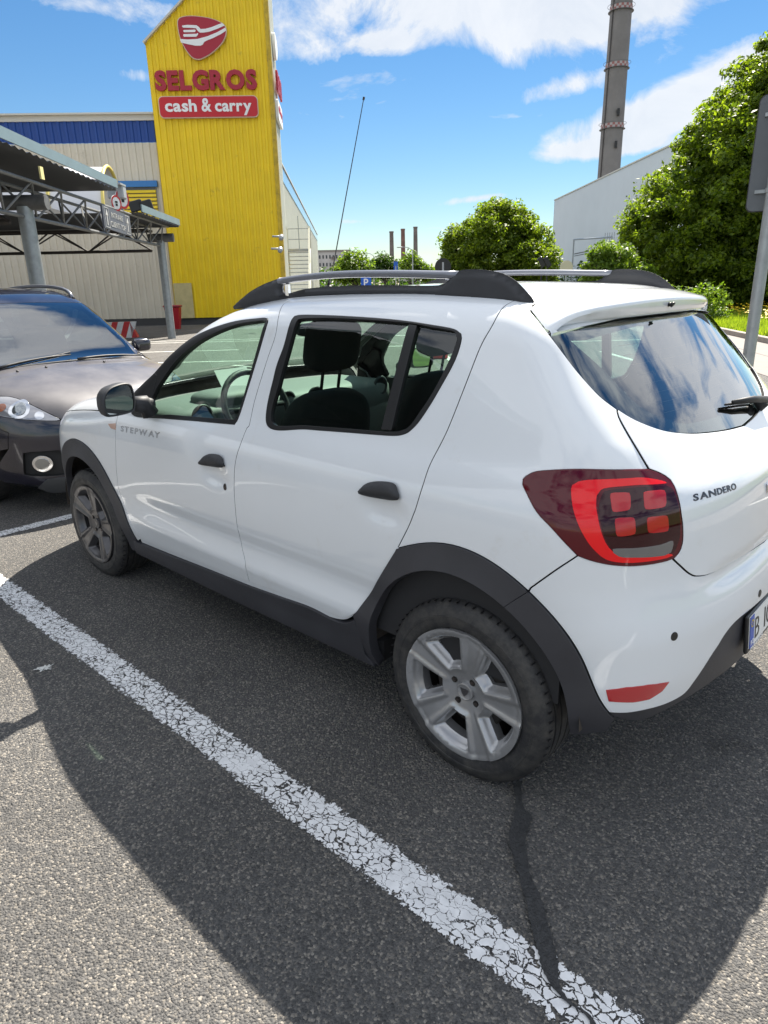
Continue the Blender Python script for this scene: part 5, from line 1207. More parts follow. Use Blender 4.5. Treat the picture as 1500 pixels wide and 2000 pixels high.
# black mirror sail in the front corner of the front window
reparent(K.panel('mirror_sail', [tr(B1, [(264, 810), (260, 790), (264, 769), (283, 750), (303, 730), (309, 735), (300, 768), (291, 808)])], M['seal'], h=.03, gap=0, off=.004, depth=.02), pf)

# tail lamp
tlo = chain(TL1, TL2, TL3)
tls = K.panel('tail_light', [tlo], M['dredl'], h=.014, gap=.0022, off=.003, depth=.03, rad=.004, bstep=.010)
band = cr(tr(B1, [(1300, 944), (1250, 934), (1167, 937), (1130, 941), (1118, 948), (1116, 965), (1120, 995), (1131, 1027), (1148, 1058), (1165, 1078), (1184, 1092), (1215, 1098), (1260, 1096), (1300, 1089), (1312, 1084), (1300, 1081), (1250, 1087), (1215, 1087), (1196, 1077), (1182, 1060), (1171, 1030), (1164, 993), (1165, 968), (1173, 957), (1190, 952), (1240, 948)]), closed=True)
reparent(K.panel('light_band', [band], M['redl'], h=.012, gap=0, off=.0042, depth=.002, rad=.0005, bstep=.008), tls)
bz_ = cr(tr(B1, [(1176, 966), (1190, 958), (1240, 953), (1300, 949), (1311, 955), (1322, 985), (1326, 1020), (1325, 1050), (1314, 1078), (1295, 1082), (1250, 1084), (1212, 1084), (1196, 1074), (1183, 1054), (1174, 1025), (1169, 993)]), closed=True)
reparent(K.panel('lamp_bezel', [bz_], M['bezel'], h=.012, gap=0, off=.0037, depth=.001, rad=.0005, bstep=.008), tls)
for q in ([(1190, 963), (1229, 962), (1230, 996), (1195, 1001)], [(1254, 961), (1297, 957), (1299, 990), (1257, 996)], [(1199, 1012), (1238, 1010), (1240, 1043), (1203, 1048)], [(1261, 1010), (1302, 1006), (1304, 1037), (1264, 1041)]):
    p = tr(B1, q); c = p.mean(0); p = np.vstack([[p[i]+(p[i-1]-p[i])*.22, p[i]+(c-p[i])*.09, p[i]+(p[(i+1) % 4]-p[i])*.22] for i in range(4)])
    bq = K.panel('brake_lamp', [p], M['sqred'], h=.012, gap=0, off=.0044, depth=.002, rad=.0006, bstep=.006); reparent(bq, tls)
cl_ = cr(tr(B1, [(1196, 1072), (1240, 1070), (1290, 1063), (1312, 1056), (1308, 1078), (1296, 1084), (1240, 1088), (1208, 1086)]), closed=True)
reparent(K.panel('reversing_lamp', [cl_], M['clearl'], h=.012, gap=0, off=.0044, depth=.002, rad=.0005, bstep=.008), tls)

# rear bumper, reflector, sensors
half = chain(RO2[::-1], BS[::-1], TL2, TGB)
# outline: arch edge up, lamp, tailgate edge across, the same mirrored, then the lower edge back
lower = np.vstack([BB[::1], mir(BB)[1:]])           # left -> right
full = np.vstack([half, mir(half)[1:], lower[::-1][1:-1]])
rb = K.panel('rear_bumper', [full], M['paint_b'], h=.026, both=False, depth=.02, bstep=.015)[0]
low2 = np.vstack([tr(B1, [(1198, 1402)]), PU((.52, -.68, .355), (.575, -.56, .37), (.62, -.38, .385), (.64, -.2, .385)), [[UC, .385]]])
low2 = cr(low2); lowf = np.vstack([low2, mir(low2)[1:]])
K.panel('lower_valance', [np.vstack([lower, lowf[::-1]])], M['clad'], h=.026, both=False, depth=.05, off=-.004, bstep=.015)
rf = K.panel('rear_reflector', [tr(B1, [(1184, 1348), (1223, 1343), (1265, 1338), (1306, 1332), (1293, 1349), (1268, 1365), (1236, 1371), (1189, 1369)])], M['reflr'], h=.02, gap=0, off=.002, depth=.01)
for px_, py_ in ((1317, 1243), (1484, 1159)):
    c = tr(B1, [(px_, py_)])[0]
    for sgn in (0, 1):
        cc = c if not sgn else np.array([2*UC-c[0], c[1]])
        ku = .72 if px_ < 1400 else 1.; pts = np.array([[cc[0]+.0115*ku*math.cos(a), cc[1]+.0115*math.sin(a)] for a in np.linspace(0, 2*math.pi, 20, endpoint=False)])
        K.panel('parking_sensor', [pts], M['blk'], h=.008, gap=0, off=.0015, depth=.004, both=False, bstep=.004)
# tailgate and rear glass
tgh = np.vstack([HS2, TL3[::-1][1:], TGB[1:]])
gbf = np.vstack([GB, mir(GB)[1:]])
tg = K.panel('tailgate', [np.vstack([tgh, mir(tgh)[1:], gbf[::-1][1:-1]])], M['paint'], h=.024, both=False, depth=.03, gap=.003, off=.003, bstep=.015, liner=M['trim'], linoff=-.04)[0]
HSg = HS[np.argmin(np.linalg.norm(HS-hs_t[2], axis=1)):]
def topg(n=24):
    c = hs_t[2]; us = np.linspace(c[0], UC, n); return np.stack([us, c[1]+(1.452-c[1])*((us-c[0])/(UC-c[0]))**.6*1.0], 1)
e3 = B1.uv(np.array([hs_t[2][0]]), np.array([hs_t[2][1]]))[0]
# top edge of the glass: straight across in space, found by solving for the body at equal height
ys_ = np.linspace(-abs(e3[1]), 0, 26)
zt = lambda y: e3[2]+.044*(1-(abs(y)/abs(e3[1]))**2)
Pt = np.array([B1.hit(np.array([[1.2, y, zt(y)]]), np.array([[-1., 0, 0]]), .2, 1.4, 200)[0][0] for y in ys_])
TGL = B1.inv(Pt); TGL[0] = hs_t[2]
gl = np.vstack([HSg, GB[1:], mir(np.vstack([HSg, GB[1:]]))[1:], (np.vstack([TGL, mir(TGL)[1:]]))[::-1][1:-1]])
fr_in = inset(resamp(gl if area(gl) > 0 else gl[::-1], .02), .055)
rg = K.panel('rear_window', [gl], M['glassr'], h=.035, both=False, gap=.003, off=-.004, depth=0, parent=tg)[0]
fr_in = cr(np.vstack([tr(B1, [(1120, 664), (1150, 690), (1178, 715), (1207, 745), (1238, 777), (1270, 800), (1310, 816), (1350, 822)]), [[UC, 1.150]]]))
tp = TGL[np.argmin(np.linalg.norm(TGL-tr(B1, [(1122, 652)]), axis=1))]
ti = np.vstack([TGL[5:], mir(TGL[5:])[1:]]); ti = ti+(np.array([0, -.052]))
hole = np.vstack([fr_in, mir(fr_in)[1:], ti[::-1]])
K.panel('glass_border', [gl, hole], M['frit'], h=.03, both=False, gap=.0035, off=-.0062, depth=0, parent=tg, bstep=.015)
# heater lines on the glass
hb = MB()
for k in range(9):
    z = 1.17+.026*k
    pts = []
    for y in np.linspace(-.40, .40, 17):
        P, ok, _ = B1.hit(np.array([[1.2, y, z]]), np.array([[-1., 0, 0]]), .2, 1.4, 140); pts.append(P[0]-np.array([.009, 0, .004]))
    hb.tube(pts, .0006, 4)
hb.build('heater_wire', mat('copper_heater', (.20, .08, .04), .5), tg)

# roof with pillars, windscreen, bonnet
def uv2xy(P): Q = B1.uv(P[:, 0], P[:, 1]); return Q[:, :2]
TLx = uv2xy(TOPL); TRx = uv2xy(np.vstack([TOPR, HS0])); hx = uv2xy(tr(B1, [(1035, 607), (1040, 596), (1080, 582), (1140, 570), (1180, 566)]))
hx = cr(np.vstack([TRx[-1:], hx[1:], [[.056, 0]]]))
TLx = TLx[TLx[:, 0] > -2.06]
ws_side = TLx.copy(); ws_side[:, 1] += .045
ws_side = ws_side[ws_side[:, 0] < -1.42]
ws_top = np.array([[ws_side[-1][0]+.03, -.50], [-1.335, -.25], [-1.325, 0]])
wsl = chain(cr(np.vstack([ws_side, ws_top[:1]])), cr(ws_top))
mY = lambda S: np.array(S)[::-1]*[1, -1]
left = np.vstack([TLx, TRx, hx[1:]])
roof = np.vstack([left, mY(left)[1:], (np.vstack([wsl, mY(wsl)[1:]]))[::-1]])
K.panel('roof_panel', [roof], M['paint'], surf='top', h=.04, both=False, gap=.0015, depth=.012, liner=M['trimg'], bstep=.022)
cowl = np.array([[-2.10, -.66], [-2.17, -.33], [-2.19, 0]])
wsh = np.vstack([wsl, mY(wsl)[1:], [[-2.10, .66], [-2.17, .33], [-2.19, 0], [-2.17, -.33], [-2.10, -.66]]])
K.panel('windscreen', [wsh], M['glass'], surf='top', h=.05, both=False, gap=.002, off=-.003, depth=0)
fy = uv2xy(cr(np.array([[-2.10, .985], [-2.4, .972], [-2.75, .93], [-3.0, .875], [-3.12, .82]])))
hd = np.vstack([[[-2.21, 0], [-2.19, -.33], [-2.12, -.68]], fy[1:], [[-3.20, -.55], [-3.27, -.35], [-3.30, 0]]])
K.panel('bonnet', [np.vstack([hd, mY(hd)[1:-1]])], M['paint'], surf='top', h=.05, both=False, gap=.003)
UF = B1.d['xf']-B1.d['R']*math.pi/2-B1.d['yc']
def mirF(S): S = np.array(S, float)[::-1].copy(); S[:, 0] = 2*UF-S[:, 0]; return S
XFc = B1.d['xf']
def PFr(a, z): return [XFc-B1.d['R']*a, z]   # a: angle round the front corner
fb = np.array([[-3.00, .50], [-3.08, .70], PFr(.5, .72), PFr(1.0, .70), [UF, .70]])
fbl = np.array([[UF, .25], PFr(1.1, .24), PFr(.6, .25), [-3.04, .28], [-3.03, .40]])
K.panel('front_bumper', [np.vstack([fb, mirF(fb)[1:], mirF(fbl[1:]), fbl])], M['paint'], h=.05, both=False)
K.panel('headlight', [np.array([[-3.085, .71], [-3.125, .82], PFr(.7, .82), PFr(1.35, .785), PFr(1.4, .715)])], mat('headlight_glass', (.55, .58, .60), .06, .3, 1.0), h=.03)
gq = [PFr(1.45, .715), PFr(1.42, .785), [UF+.3, .80], [UF, .80]]
K.panel('grille', [np.vstack([gq, mirF(gq)[1:]])], M['blackp'], h=.04, both=False)

# spoiler over the rear window
A3 = np.vstack([P for P in [B1.uv(*tr(B1, [(1035, 607), (1040, 596), (1055, 589), (1080, 582), (1110, 575.5), (1140, 570), (1180, 566)]).T)]])
ax_, ay_ = A3[:, 0], -A3[:, 1]
ordr = np.argsort(ay_); Ax = lambda y: np.interp(abs(y), ay_[ordr], ax_[ordr])
YE = .618
def sp_rows(n=49):
    rows = []
    for s in np.linspace(-1, 1, n):
        yy = YE*(1-(1-abs(s))**1.6)*(1 if s > 0 else -1)
        a = abs(yy)/YE; 
        xa = Ax(min(abs(yy), .575)); za = B1.top(np.array([xa]), np.array([yy*.97]))[0][2]+.0008
        ya = yy*(.945 if a > .9 else 1-.055*a)
        xt = .212-.085*a**3.2; zt_ = 1.5085-.030*a**2.2-.045*a**14
        zb = 1.4505-.004*a**2-.034*a**14; xb = xt-.008-.012*a**6
        P0 = B1.hit(np.array([[1.2, yy*.985, e3[2]+.028*(1-a*a)+.002]]), np.array([[-1., 0, 0]]), .2, 1.4, 160)[0][0]
        sec = []
        # roof -> trailing edge, slightly crowned
        c0 = np.array([xa, ya, za]); c1 = np.array([xt-.018, yy, zt_]); dz = (1-a**8)
        for t in (0, .12, .3, .5, .7, .86, 1.0):
            p = c0+(c1-c0)*t; h_ = 4*t*(1-t)*.006*dz; sec.append([p[0], p[1], p[2]+h_])
        sec += [[xt-.007, yy, zt_-.003], [xt-.001, yy, zt_-.010], [xt, yy, zt_-.020], [xt-.002, yy, (zt_+zb)/2], [xb+.004, yy, zb+.008], [xb-.001, yy, zb+.001], [xb-.010, yy, zb-.002]]
        c2 = np.array(sec[-1]); c3 = P0+np.array([-.002, 0, .004])
        for t in (.35, .7, 1.0): p = c2+(c3-c2)*t; sec.append(list(p))
        rows.append(sec)
    return rows
rows = sp_rows(); nr, ns = len(rows), len(rows[0])
V = [p for r in rows for p in r]; F = [(i*ns+j, i*ns+j+1, (i+1)*ns+j+1, (i+1)*ns+j) for i in range(nr-1) for j in range(ns-1)]
F += [tuple(range(ns)), tuple(range((nr-1)*ns+ns-1, (nr-1)*ns-1, -1))]
spo = autosmooth(mk('roof_spoiler', V, F, M['paint'], car), 50)
nz = MB(); nz.tube([(.208, .0, 1.478), (.222, 0, 1.479)], [.0075, .006], 10); nz.tube([(.222, 0, 1.479), (.226, 0, 1.476)], [.010, .009], 10); nz.build('washer_nozzle', M['blk'], spo, True)

# badges
def on_side(u0, v0, ang, off=0.0):
    c, s = math.cos(ang), math.sin(ang)
    def fn(V):
        uv = np.stack([u0+V[:, 0]*c-V[:, 1]*s, v0+V[:, 0]*s+V[:, 1]*c], 1); P = B1.uv(uv[:, 0], uv[:, 1]); n = B1.grad(P); return P+n*(V[:, 2:3]+off)
    return fn
p = tr(B1, [(1353, 979), (1437, 955), (1351, 965)]); d = p[1]-p[0]
letters('SANDERO', abs(p[2][1]-p[0][1])*.95, on_side(p[0][0], p[0][1], math.atan2(d[1], d[0]), .0015), M['dchrome'], tg, width=np.linalg.norm(d), offset=.030, extrude=.0026, gap=.12, shear=.12, sx=1.7)
p = tr(B1, [(236, 842), (313, 856), (236.5, 831)]); d = p[1]-p[0]
letters('STEPWAY', abs(p[2][1]-p[0][1])*1.0, on_side(p[0][0], p[0][1], math.atan2(d[1], d[0]), .0006), M['decal'], pf[0], width=np.linalg.norm(d), outline=.0008, gap=.30, shear=.12, sx=1.8)
# round emblem plate in the middle of the tailgate
pe = B1.uv(np.array([UC]), np.array([.93]))[0]
em = MB(); em.box(pe+[.004, 0, 0], (.012, .16, .035), bev=.006, m=0); em.prism([(-.06, .010), (.02, .010), (.06, 0), (.02, -.010), (-.06, -.010)], pe+[.010, 0, 0], (0, 1, 0), (0, 0, 1), (1, 0, 0), .004); em.build('emblem', M['chrome'], tg)

# rear wiper
wp = MB(); Pw = B1.hit(np.array([[1.2, .05, 1.125]]), np.array([[-1., 0, 0]]), .2, 1.4, 160)[0][0]
wn = B1.grad(Pw[None])[0]; wb = Pw+wn*.02
def gpt(y, z, o=.02): P = B1.hit(np.array([[1.2, y, z]]), np.array([[-1., 0, 0]]), .2, 1.4, 160)[0][0]; return P+B1.grad(P[None])[0]*o
pw0 = atP(1500, 762, gpt(.10, 1.16), (1, 0, .6)); 
wp.tube([gpt(.24, 1.130, .0), gpt(.24, 1.130, .03)], [.024, .018], 12)
wp.tube([gpt(.26, 1.132, .03), gpt(.12, 1.150, .034), gpt(-.02, 1.165, .022)], [.014, .011, .006], 8)
wp.tube([gpt(.26, 1.140, .008), gpt(-.05, 1.168, .008)], [.005, .004], 6)
wp.build('rear_wiper', M['rubber'], tg, True)

# number plate
po = np.array([.666, -.263, .449]); px_ = np.array([0, 1., 0]); tilt = R_(-6); pz = np.array([-math.sin(R_(-8)), 0, math.cos(R_(-8))])*1.0; pz = np.array([-.10, 0, 1.]); pz /= np.linalg.norm(pz); pn = np.cross(px_, pz)
plate = MB(); c = po+px_*.263+pz*.060; plate.box(c-pn*.004, (.534, .128, .012), px_, pz, pn, bev=.004)
plate = plate.build('number_plate', mat('plate_surround', (.012, .012, .013), .4), car)
q = MB(); q.box(c+pn*.004+pz*.006, (.516, .104, .003), px_, pz, pn); q.build('plate_face', M['platew'], plate)
q = MB(); q.box(c+pn*.0058+pz*.006-px_*.238, (.040, .104, .002), px_, pz, pn); bl_ = q.build('blue_band', M['plateb'], plate)
pfn = lambda x, y, z=.0072: plane_fn(c+px_*x+pz*y+pn*z, px_, pz, pn)
letters('B', .075, pfn(-.205, -.032, .006), M['blk'], plate, width=.044, offset=-.012, extrude=.0008)
letters('107', .075, pfn(-.105, -.032, .006), M['blk'], plate, width=.150, offset=-.012, extrude=.0008)
letters('RO', .018, pfn(-.252, -.036, .008), M['wht'], plate, width=.028, extrude=.0005)
letters('MERIDIAN', .011, pfn(-.235, -.060, .003), M['wht'], plate, width=.13, offset=.01, extrude=.0005)
q = MB()
for k in range(12):
    a = k*math.pi/6; cc = c+pn*.0075-px_*.238+pz*(.034)+px_*.011*math.cos(a)+pz*.011*math.sin(a); q.box(cc, (.003, .003, .001), px_, pz, pn)
q.build('star_ring', mat('plate_yellow', (.8, .6, .02), .4), plate)

# handles, lock, repeater
for pts, par in (([(704, 963), (710, 951), (722, 943), (740, 940), (760, 941), (774, 945), (780, 956), (781, 975), (742, 971)], pr), ([(391, 905), (396, 896), (403, 890), (415, 886), (430, 888), (437, 893), (439, 903), (438, 912), (415, 909)], pf)):
    P = cr(tr(B1, pts), closed=True, step=.008); PB = P
    def hf(uv, PB=PB): return .010+.018*np.sqrt(np.clip(segdist(uv, PB)/.028, 0, 1))
    reparent(K.panel('door_handle', [P], M['blackp'], h=.010, gap=0, depth=.03, rad=.001, lift=hf, bstep=.008), par)
c = tr(B1, [(439.5, 951)])[0]; pts = np.array([[c[0]+.011*math.cos(a), c[1]+.013*math.sin(a)] for a in np.linspace(0, 2*math.pi, 16, endpoint=False)])
reparent(K.panel('door_lock', [pts], M['dchrome'], h=.006, gap=0, off=.002, depth=.01, bstep=.004), pf)
reparent(K.panel('side_repeater', [tr(B1, [(212, 828), (226, 827), (226, 839), (217, 836)])], mat('repeater_lens', (.62, .42, .34), .1, 0, 1.0), h=.012, gap=0, off=.003, depth=.005, bstep=.006), ff)

# roof rails
YR = -.555
def onrail(pts): return np.array([atP(a, b, (0, YR, 0), (0, 1, 0)) for a, b in pts])
def rail(sg):
    base_top = [(547, 543.5), (549, 553), (548, 565), (552, 572), (560, 574), (590, 565.5), (624, 561), (692, 557.5), (760, 557), (819, 558), (856, 557), (868, 553), (876, 545), (884, 536), (893, 529), (910, 526), (941, 527), (978, 534), (1006, 550), (1028, 571), (1043, 589)]
    front = [(460, 604), (479, 577), (505, 559), (530, 548)]
    bot = [(1036, 597), (982, 597), (919, 590), (819, 580), (692, 577), (601, 580), (547, 587)]
    pl_ = onrail(front+base_top+bot)[:, [0, 2]]; top_ = len(front+base_top)
    P = cr(pl_, closed=True, step=.02)
    VV, T, idx = sheet([P], .014, 0)
    if area(P[:, [0, 1]]) < 0: pass
    d = segdist(VV, resamp(P, .02))
    th = .021*np.sqrt(np.clip(1-(1-np.clip(d/.026, 0, 1))**2, 0, 1))+.003
    # leans inwards a little with height like the real rail
    lean = (VV[:, 1]-1.50)*.12
    def P3(s_):
        y = YR+lean+s_*th; return np.stack([VV[:, 0], y, VV[:, 1]], 1)
    out = P3(-1); inn = P3(1); V = np.vstack([out, inn]); n = len(VV)
    a = T[0]; sgn = np.cross(VV[a[1]]-VV[a[0]], VV[a[2]]-VV[a[0]])
    F = [tuple(t) for t in T]+[tuple(t+n)[::-1] for t in T]
    I = idx[0]; m = len(I)
    for i in range(m): F.append((I[i], I[i]+n, I[(i+1) % m]+n, I[(i+1) % m]))
    PR = resamp(P, .01)
    def TH(q): return .021*np.sqrt(np.clip(1-(1-np.clip(segdist(q, PR)/.026, 0, 1))**2, 0, 1))
    e = .003; gx = (TH(VV+[e, 0])-TH(VV-[e, 0]))/(2*e); gz = (TH(VV+[0, e])-TH(VV-[0, e]))/(2*e)
    cen_ = P.mean(0); b_ = np.zeros(len(VV)); 
    Nn = np.vstack([np.stack([-gx, -np.ones(len(VV)), .12-gz], 1), np.stack([-gx, np.ones(len(VV)), -.12-gz], 1)]); Nn /= np.linalg.norm(Nn, axis=1)[:, None]
    if sg > 0: V[:, 1] *= -1; Nn[:, 1] *= -1; F = [f[::-1] for f in F]
    f0 = F[0]; tn = np.cross(V[f0[1]]-V[f0[0]], V[f0[2]]-V[f0[0]])
    if tn@Nn[f0[0]] < 0: F = [f[::-1] for f in F]
    o = mk('roof_rail', V, F, M['blackp'], car, True, Nn)
    top_b = onrail([(545, 549), (590, 542.5), (640, 537.5), (700, 535), (780, 535), (850, 536.5), (893, 537)])
    cu = cr(top_b, step=.05); mb = MB(); V = []; F = []
    k = 14
    for i, p in enumerate(cu):
        hh = .0125 if i not in (0,) else .012
        for j in range(k):
            a = 2*math.pi*j/k; V.append((p[0], (p[1]+.010+.021*math.copysign(abs(math.cos(a))**.7, math.cos(a)))*(1 if sg < 0 else -1), p[2]+hh*math.copysign(abs(math.sin(a))**.7, math.sin(a))))
    for i in range(len(cu)-1):
        for j in range(k): F.append((i*k+j, i*k+(j+1) % k, (i+1)*k+(j+1) % k, (i+1)*k+j))
    F += [tuple(range(k)), tuple(range((len(cu)-1)*k, len(cu)*k))]
    mk('rail_bar', V, F, M['railbar'], o)
    s2 = MB(); e = cu[0]; s2.box((e[0]+.045, (e[1]+.006)*(1 if sg < 0 else -1), e[2]-.035), (.018, .024, .055), bev=.006); s2.build('rail_bracket', M['chrome'], o)
for sg in (-1, 1): rail(sg)
# aerial
tip = atP(711, 189, (0, -.10, 0), (0, 1, 0)); bs = np.array([-1.34, -.10, 1.535])
ae = MB(); ae.tube([bs, bs+[0, 0, .03]], [.028, .014], 14); ae.tube([bs+[0, 0, .03], bs+(tip-bs)*.12], [.007, .004], 8)
ae.tube([bs+(tip-bs)*t for t in np.linspace(.1, .985, 12)], [.0030-.0013*t for t in np.linspace(.1, 1, 12)], 6); ae.tube([bs+(tip-bs)*.985, tip], [.0045, .0045], 8)
ae.build('aerial', M['rubber'], car, True)

# door mirrors
def mirror(sg):
    X0_ = -1.70; c = np.array([X0_, -1.005, 1.118])
    prof = [(-.105, -.060), (-.108, .010), (-.085, .048), (-.045, .070), (.030, .078), (.070, .062), (.082, .010), (.078, -.050), (.055, -.072), (-.060, -.076)]
    V = []; F = []; n = 36
    pc = cr(np.array(prof), closed=True, step=.006); pc = pc[np.linspace(0, len(pc)-1, n).astype(int)]
    rings = [(.0, .88), (.004, .95), (.0, 1.0), (-.02, 1.02), (-.05, .98), (-.085, .86), (-.11, .62), (-.125, .30), (-.130, .02)]
    for dx, s_ in rings:
        for a, b in pc: V.append((c[0]+dx-.25*a*s_*.86, c[1]+a*s_*.86, c[2]+b*s_*.86))
    for i in range(len(rings)-1):
        for j in range(n): F.append((i*n+j, i*n+(j+1) % n, (i+1)*n+(j+1) % n, (i+1)*n+j))
    V = np.array(V); V[:, 1] *= -sg
    h = autosmooth(mk('door_mirror', V, F, M['blackp'], car), 60)
    g = [(c[0]-.003-.25*a*.75, c[1]+a*.75, c[2]+b*.75) for a, b in pc]; g = np.array(g); g[:, 1] *= -sg
    mk('mirror_glass', g, [tuple(range(n))], M['mirror'], h, False)
    st = MB(); st.add(*sq((c[0]-.045, sg*.885, 1.072), (.035, .055, .034), .8, .8)); st.tube([(c[0]-.04, sg*.86, 1.03), (c[0]-.04, sg*.885, 1.085), (c[0]-.05, sg*.95, 1.09)], [.04, .035, .028], 10)
    st.build('mirror_arm', M['blackp'], h, True)
mirror(-1); mirror(1)

# wheels
def opening_t(r, dperp_): pass
def cover_height(x, z):
    r = np.hypot(x, z); a = np.arctan2(z, x)-R_(78); s = (a+R_(36)) % R_(72)-R_(36)
    dp = np.abs(r*np.sin(s)); w = .021+.19*(r-.07)
    t = np.clip(np.minimum(np.minimum((dp-w)/.019, (r-.082)/.026), (.206-r)/.022), 0, 1); ts_ = t*t*(3-2*t)
    b = .070+.028*np.clip((r-.03)/.17, 0, 1)**.8
    ridge = .006*np.clip((dp/np.maximum(w, 1e-3)-.50)/.25, 0, 1)
    cap = np.where(r < .031, .006*np.clip((.031-r)/.004, 0, 1), 0)
    lipp = np.where(r > .212, .004*np.clip((r-.212)/.004, 0, 1), 0)
    return b+ridge*sstep(.066, .085, r)+lipp-.033*ts_, t
def make_wheel(cx, sg, front):
    c = np.array([cx, sg*.745, .304]); A = np.array([0, sg*1., 0]); X = np.array([1., 0, 0]); Z = np.array([0, 0, 1.])
    w = bpy.data.objects.new('wheel', None); w.location = tuple(c); w.empty_display_size = .1; COL.objects.link(w)
    w.parent = car; w.matrix_parent_inverse = Matrix.Translation(-Vector(WPOS(car)))
    prof = [(.215, .080), (.222, .090), (.232, .0985), (.250, .1035), (.262, .1030), (.263, .1045), (.270, .1045), (.271, .1030), (.286, .099), (.299, .092), (.308, .084), (.3125, .076)]
    g = []
    for a0 in (.055, .020, -.020, -.055): g += [(.3155, a0+.005), (.3085, a0+.0045), (.3085, a0-.0045), (.3155, a0-.005)]
    prof = prof+[(.3155, .070)]+g+[(.3155, -.070), (.3125, -.076), (.299, -.092), (.262, -.1035), (.222, -.09), (.205, -.08)]
    mb = MB(); mb.lathe(prof, c, X, Z, A, 96); V = np.array(mb.V)
    V[:, 2] = np.maximum(V[:, 2], .0008)
    ty = autosmooth(mk('tyre', V, mb.F, M['tyre'], w), 32)
    # sipes on the tread shoulders
    sp = MB()
    for k in range(64):
        q = 2*math.pi*k/64; rd = X*math.cos(q)+Z*math.sin(q); tg_ = -X*math.sin(q)+Z*math.cos(q)
        for s_ in (1,):
            p = c+rd*.3135+A*s_*.078
            if p[2] > .01: sp.box(p, (.0035, .022, .0042), tg_, A, rd)
    sp.build('tread_sipe', M['rubber'], ty)['kind'] = 'stuff'
    # cover with five openings
    outer = np.array([[.2262*math.cos(a), .2262*math.sin(a)] for a in np.linspace(0, 2*math.pi, 120, endpoint=False)])
    holes = []; rings = []
    for k, thr in [(k, thr) for k in range(5) for thr in (.999, .75, .5, .25, .03)] if 's' not in WSH else []:
        m = R_(78+36+72*k); cc = np.array([math.cos(m), math.sin(m)])*.150; P = []
        for q in np.linspace(0, 2*math.pi, 64, endpoint=False):
            dd = np.array([math.cos(q), math.sin(q)]); lo, hi = 0, .12
            for _ in range(24):
                mid = (lo+hi)/2; pt = cc+dd*mid
                if cover_height(np.array([pt[0]]), np.array([pt[1]]))[1][0] >= thr: lo = mid
                else: hi = mid
            P.append(cc+dd*lo)
        (holes if thr > .9 else rings).append(np.array(P))
    VV, T, idx = WSH.get('s') or sheet([outer]+holes, .008, 0, .0045, rings); WSH['s'] = (VV, T, idx)
    hgt, _ = cover_height(VV[:, 0], VV[:, 1])
    def place(uv, h): return c+np.outer(uv[:, 0], X)+np.outer(uv[:, 1], Z)+np.outer(h, A)
    V = place(VV, hgt); F = [tuple(t) for t in T]; b = len(V); Vs = [V]
    for I in idx:
        r = VV[I]; up_ = place(r, hgt[I]); dn = place(r, hgt[I]-(.035 if I is not idx[0] else .012)); Vs += [up_, dn]; m = len(I)
        for i in range(m): F.append((b+i, b+m+i, b+m+(i+1) % m, b+(i+1) % m))
        b += 2*m
    if sg < 0: F = [f[::-1] for f in F]
    cov = autosmooth(mk('wheel_cover', np.vstack(Vs), [f[::-1] for f in F], M['alloyd' if front else 'alloy'], w), 60)
    for k in range(4):
        q = R_(45+90*k+12); p = c+X*.052*math.cos(q)+Z*.052*math.sin(q); mb = MB(); mb.tube([p+A*.070, p+A*.0772], [.0112, .0112], 16); mb.build('bolt_shade_disc', M['brake'], cov); mb = MB(); mb.tube([p+A*.070, p+A*.0800], [.0072, .0064], 6); mb.build('wheel_bolt', M['bolt'], cov)  # dark disc round each bolt paints the shade of a recess
    mb = MB(); mb.lathe([(.0315, .070), (.0305, .0805), (.027, .0815), (.024, .0800), (.0005, .0800)], c, X, Z, A, 28); autosmooth(mb.build('hub_cap', M['alloyd' if front else 'alloy'], cov))
    mb = MB(); mb.prism([(-.016, .012), (.016, .012), (.011, -.004), (0, -.017), (-.011, -.004)], c+A*.0802, X, Z, A, .0012); mb.build('emblem', M['alloyd'], cov)
    mb = MB(); mb.lathe([(.03, .045), (.135, .045), (.140, .040), (.140, -.02), (.03, -.02)], c, X, Z, A, 40); mb.lathe([(.205, .05), (.195, .0), (.200, -.06), (.03, -.062)], c, X, Z, A, 40)
    mb.build('brake_drum', M['brake'], w)
WSH = {}
for cx, fr in ((0, False), (-2.589, True)):
    for sg in (-1, 1): make_wheel(cx, sg, fr)
# wheel housings, floor pan
for cx in (0, -2.589):
    for sg in (-1, 1):
        V = []; F = []; n = 30; R1 = .405 if cx == 0 else .385
        ysx = [.815, .78, .60, .50]
        for j, y in enumerate(ysx):
            for i in range(n+1):
                a = math.pi*(-.0+1.0*i/n); V.append((cx-.01+R1*math.cos(a), sg*y, .335+R1*math.sin(a)))
        for j in range(len(ysx)-1):
            for i in range(n): F.append((j*(n+1)+i, j*(n+1)+i+1, (j+1)*(n+1)+i+1, (j+1)*(n+1)+i))
        F.append(tuple((len(ysx)-1)*(n+1)+i for i in range(n+1)))
        mk('wheel_liner', V, F, M['well'], car)
mb = MB(); mb.box((-1.29, 0, .27), (1.75, 1.56, .12), bev=.02); mb.box((-2.85, 0, .33), (.9, 1.0, .2), bev=.03); mb.box((.05, 0, .33), (.9, .98, .12), bev=.03)
mb.tube([(-2.589, -.6, .30), (-2.589, .6, .30)], .035, 8); mb.tube([(0, -.62, .28), (0, .62, .28)], .045, 8)
mb.build('underbody', M['trim'], car)
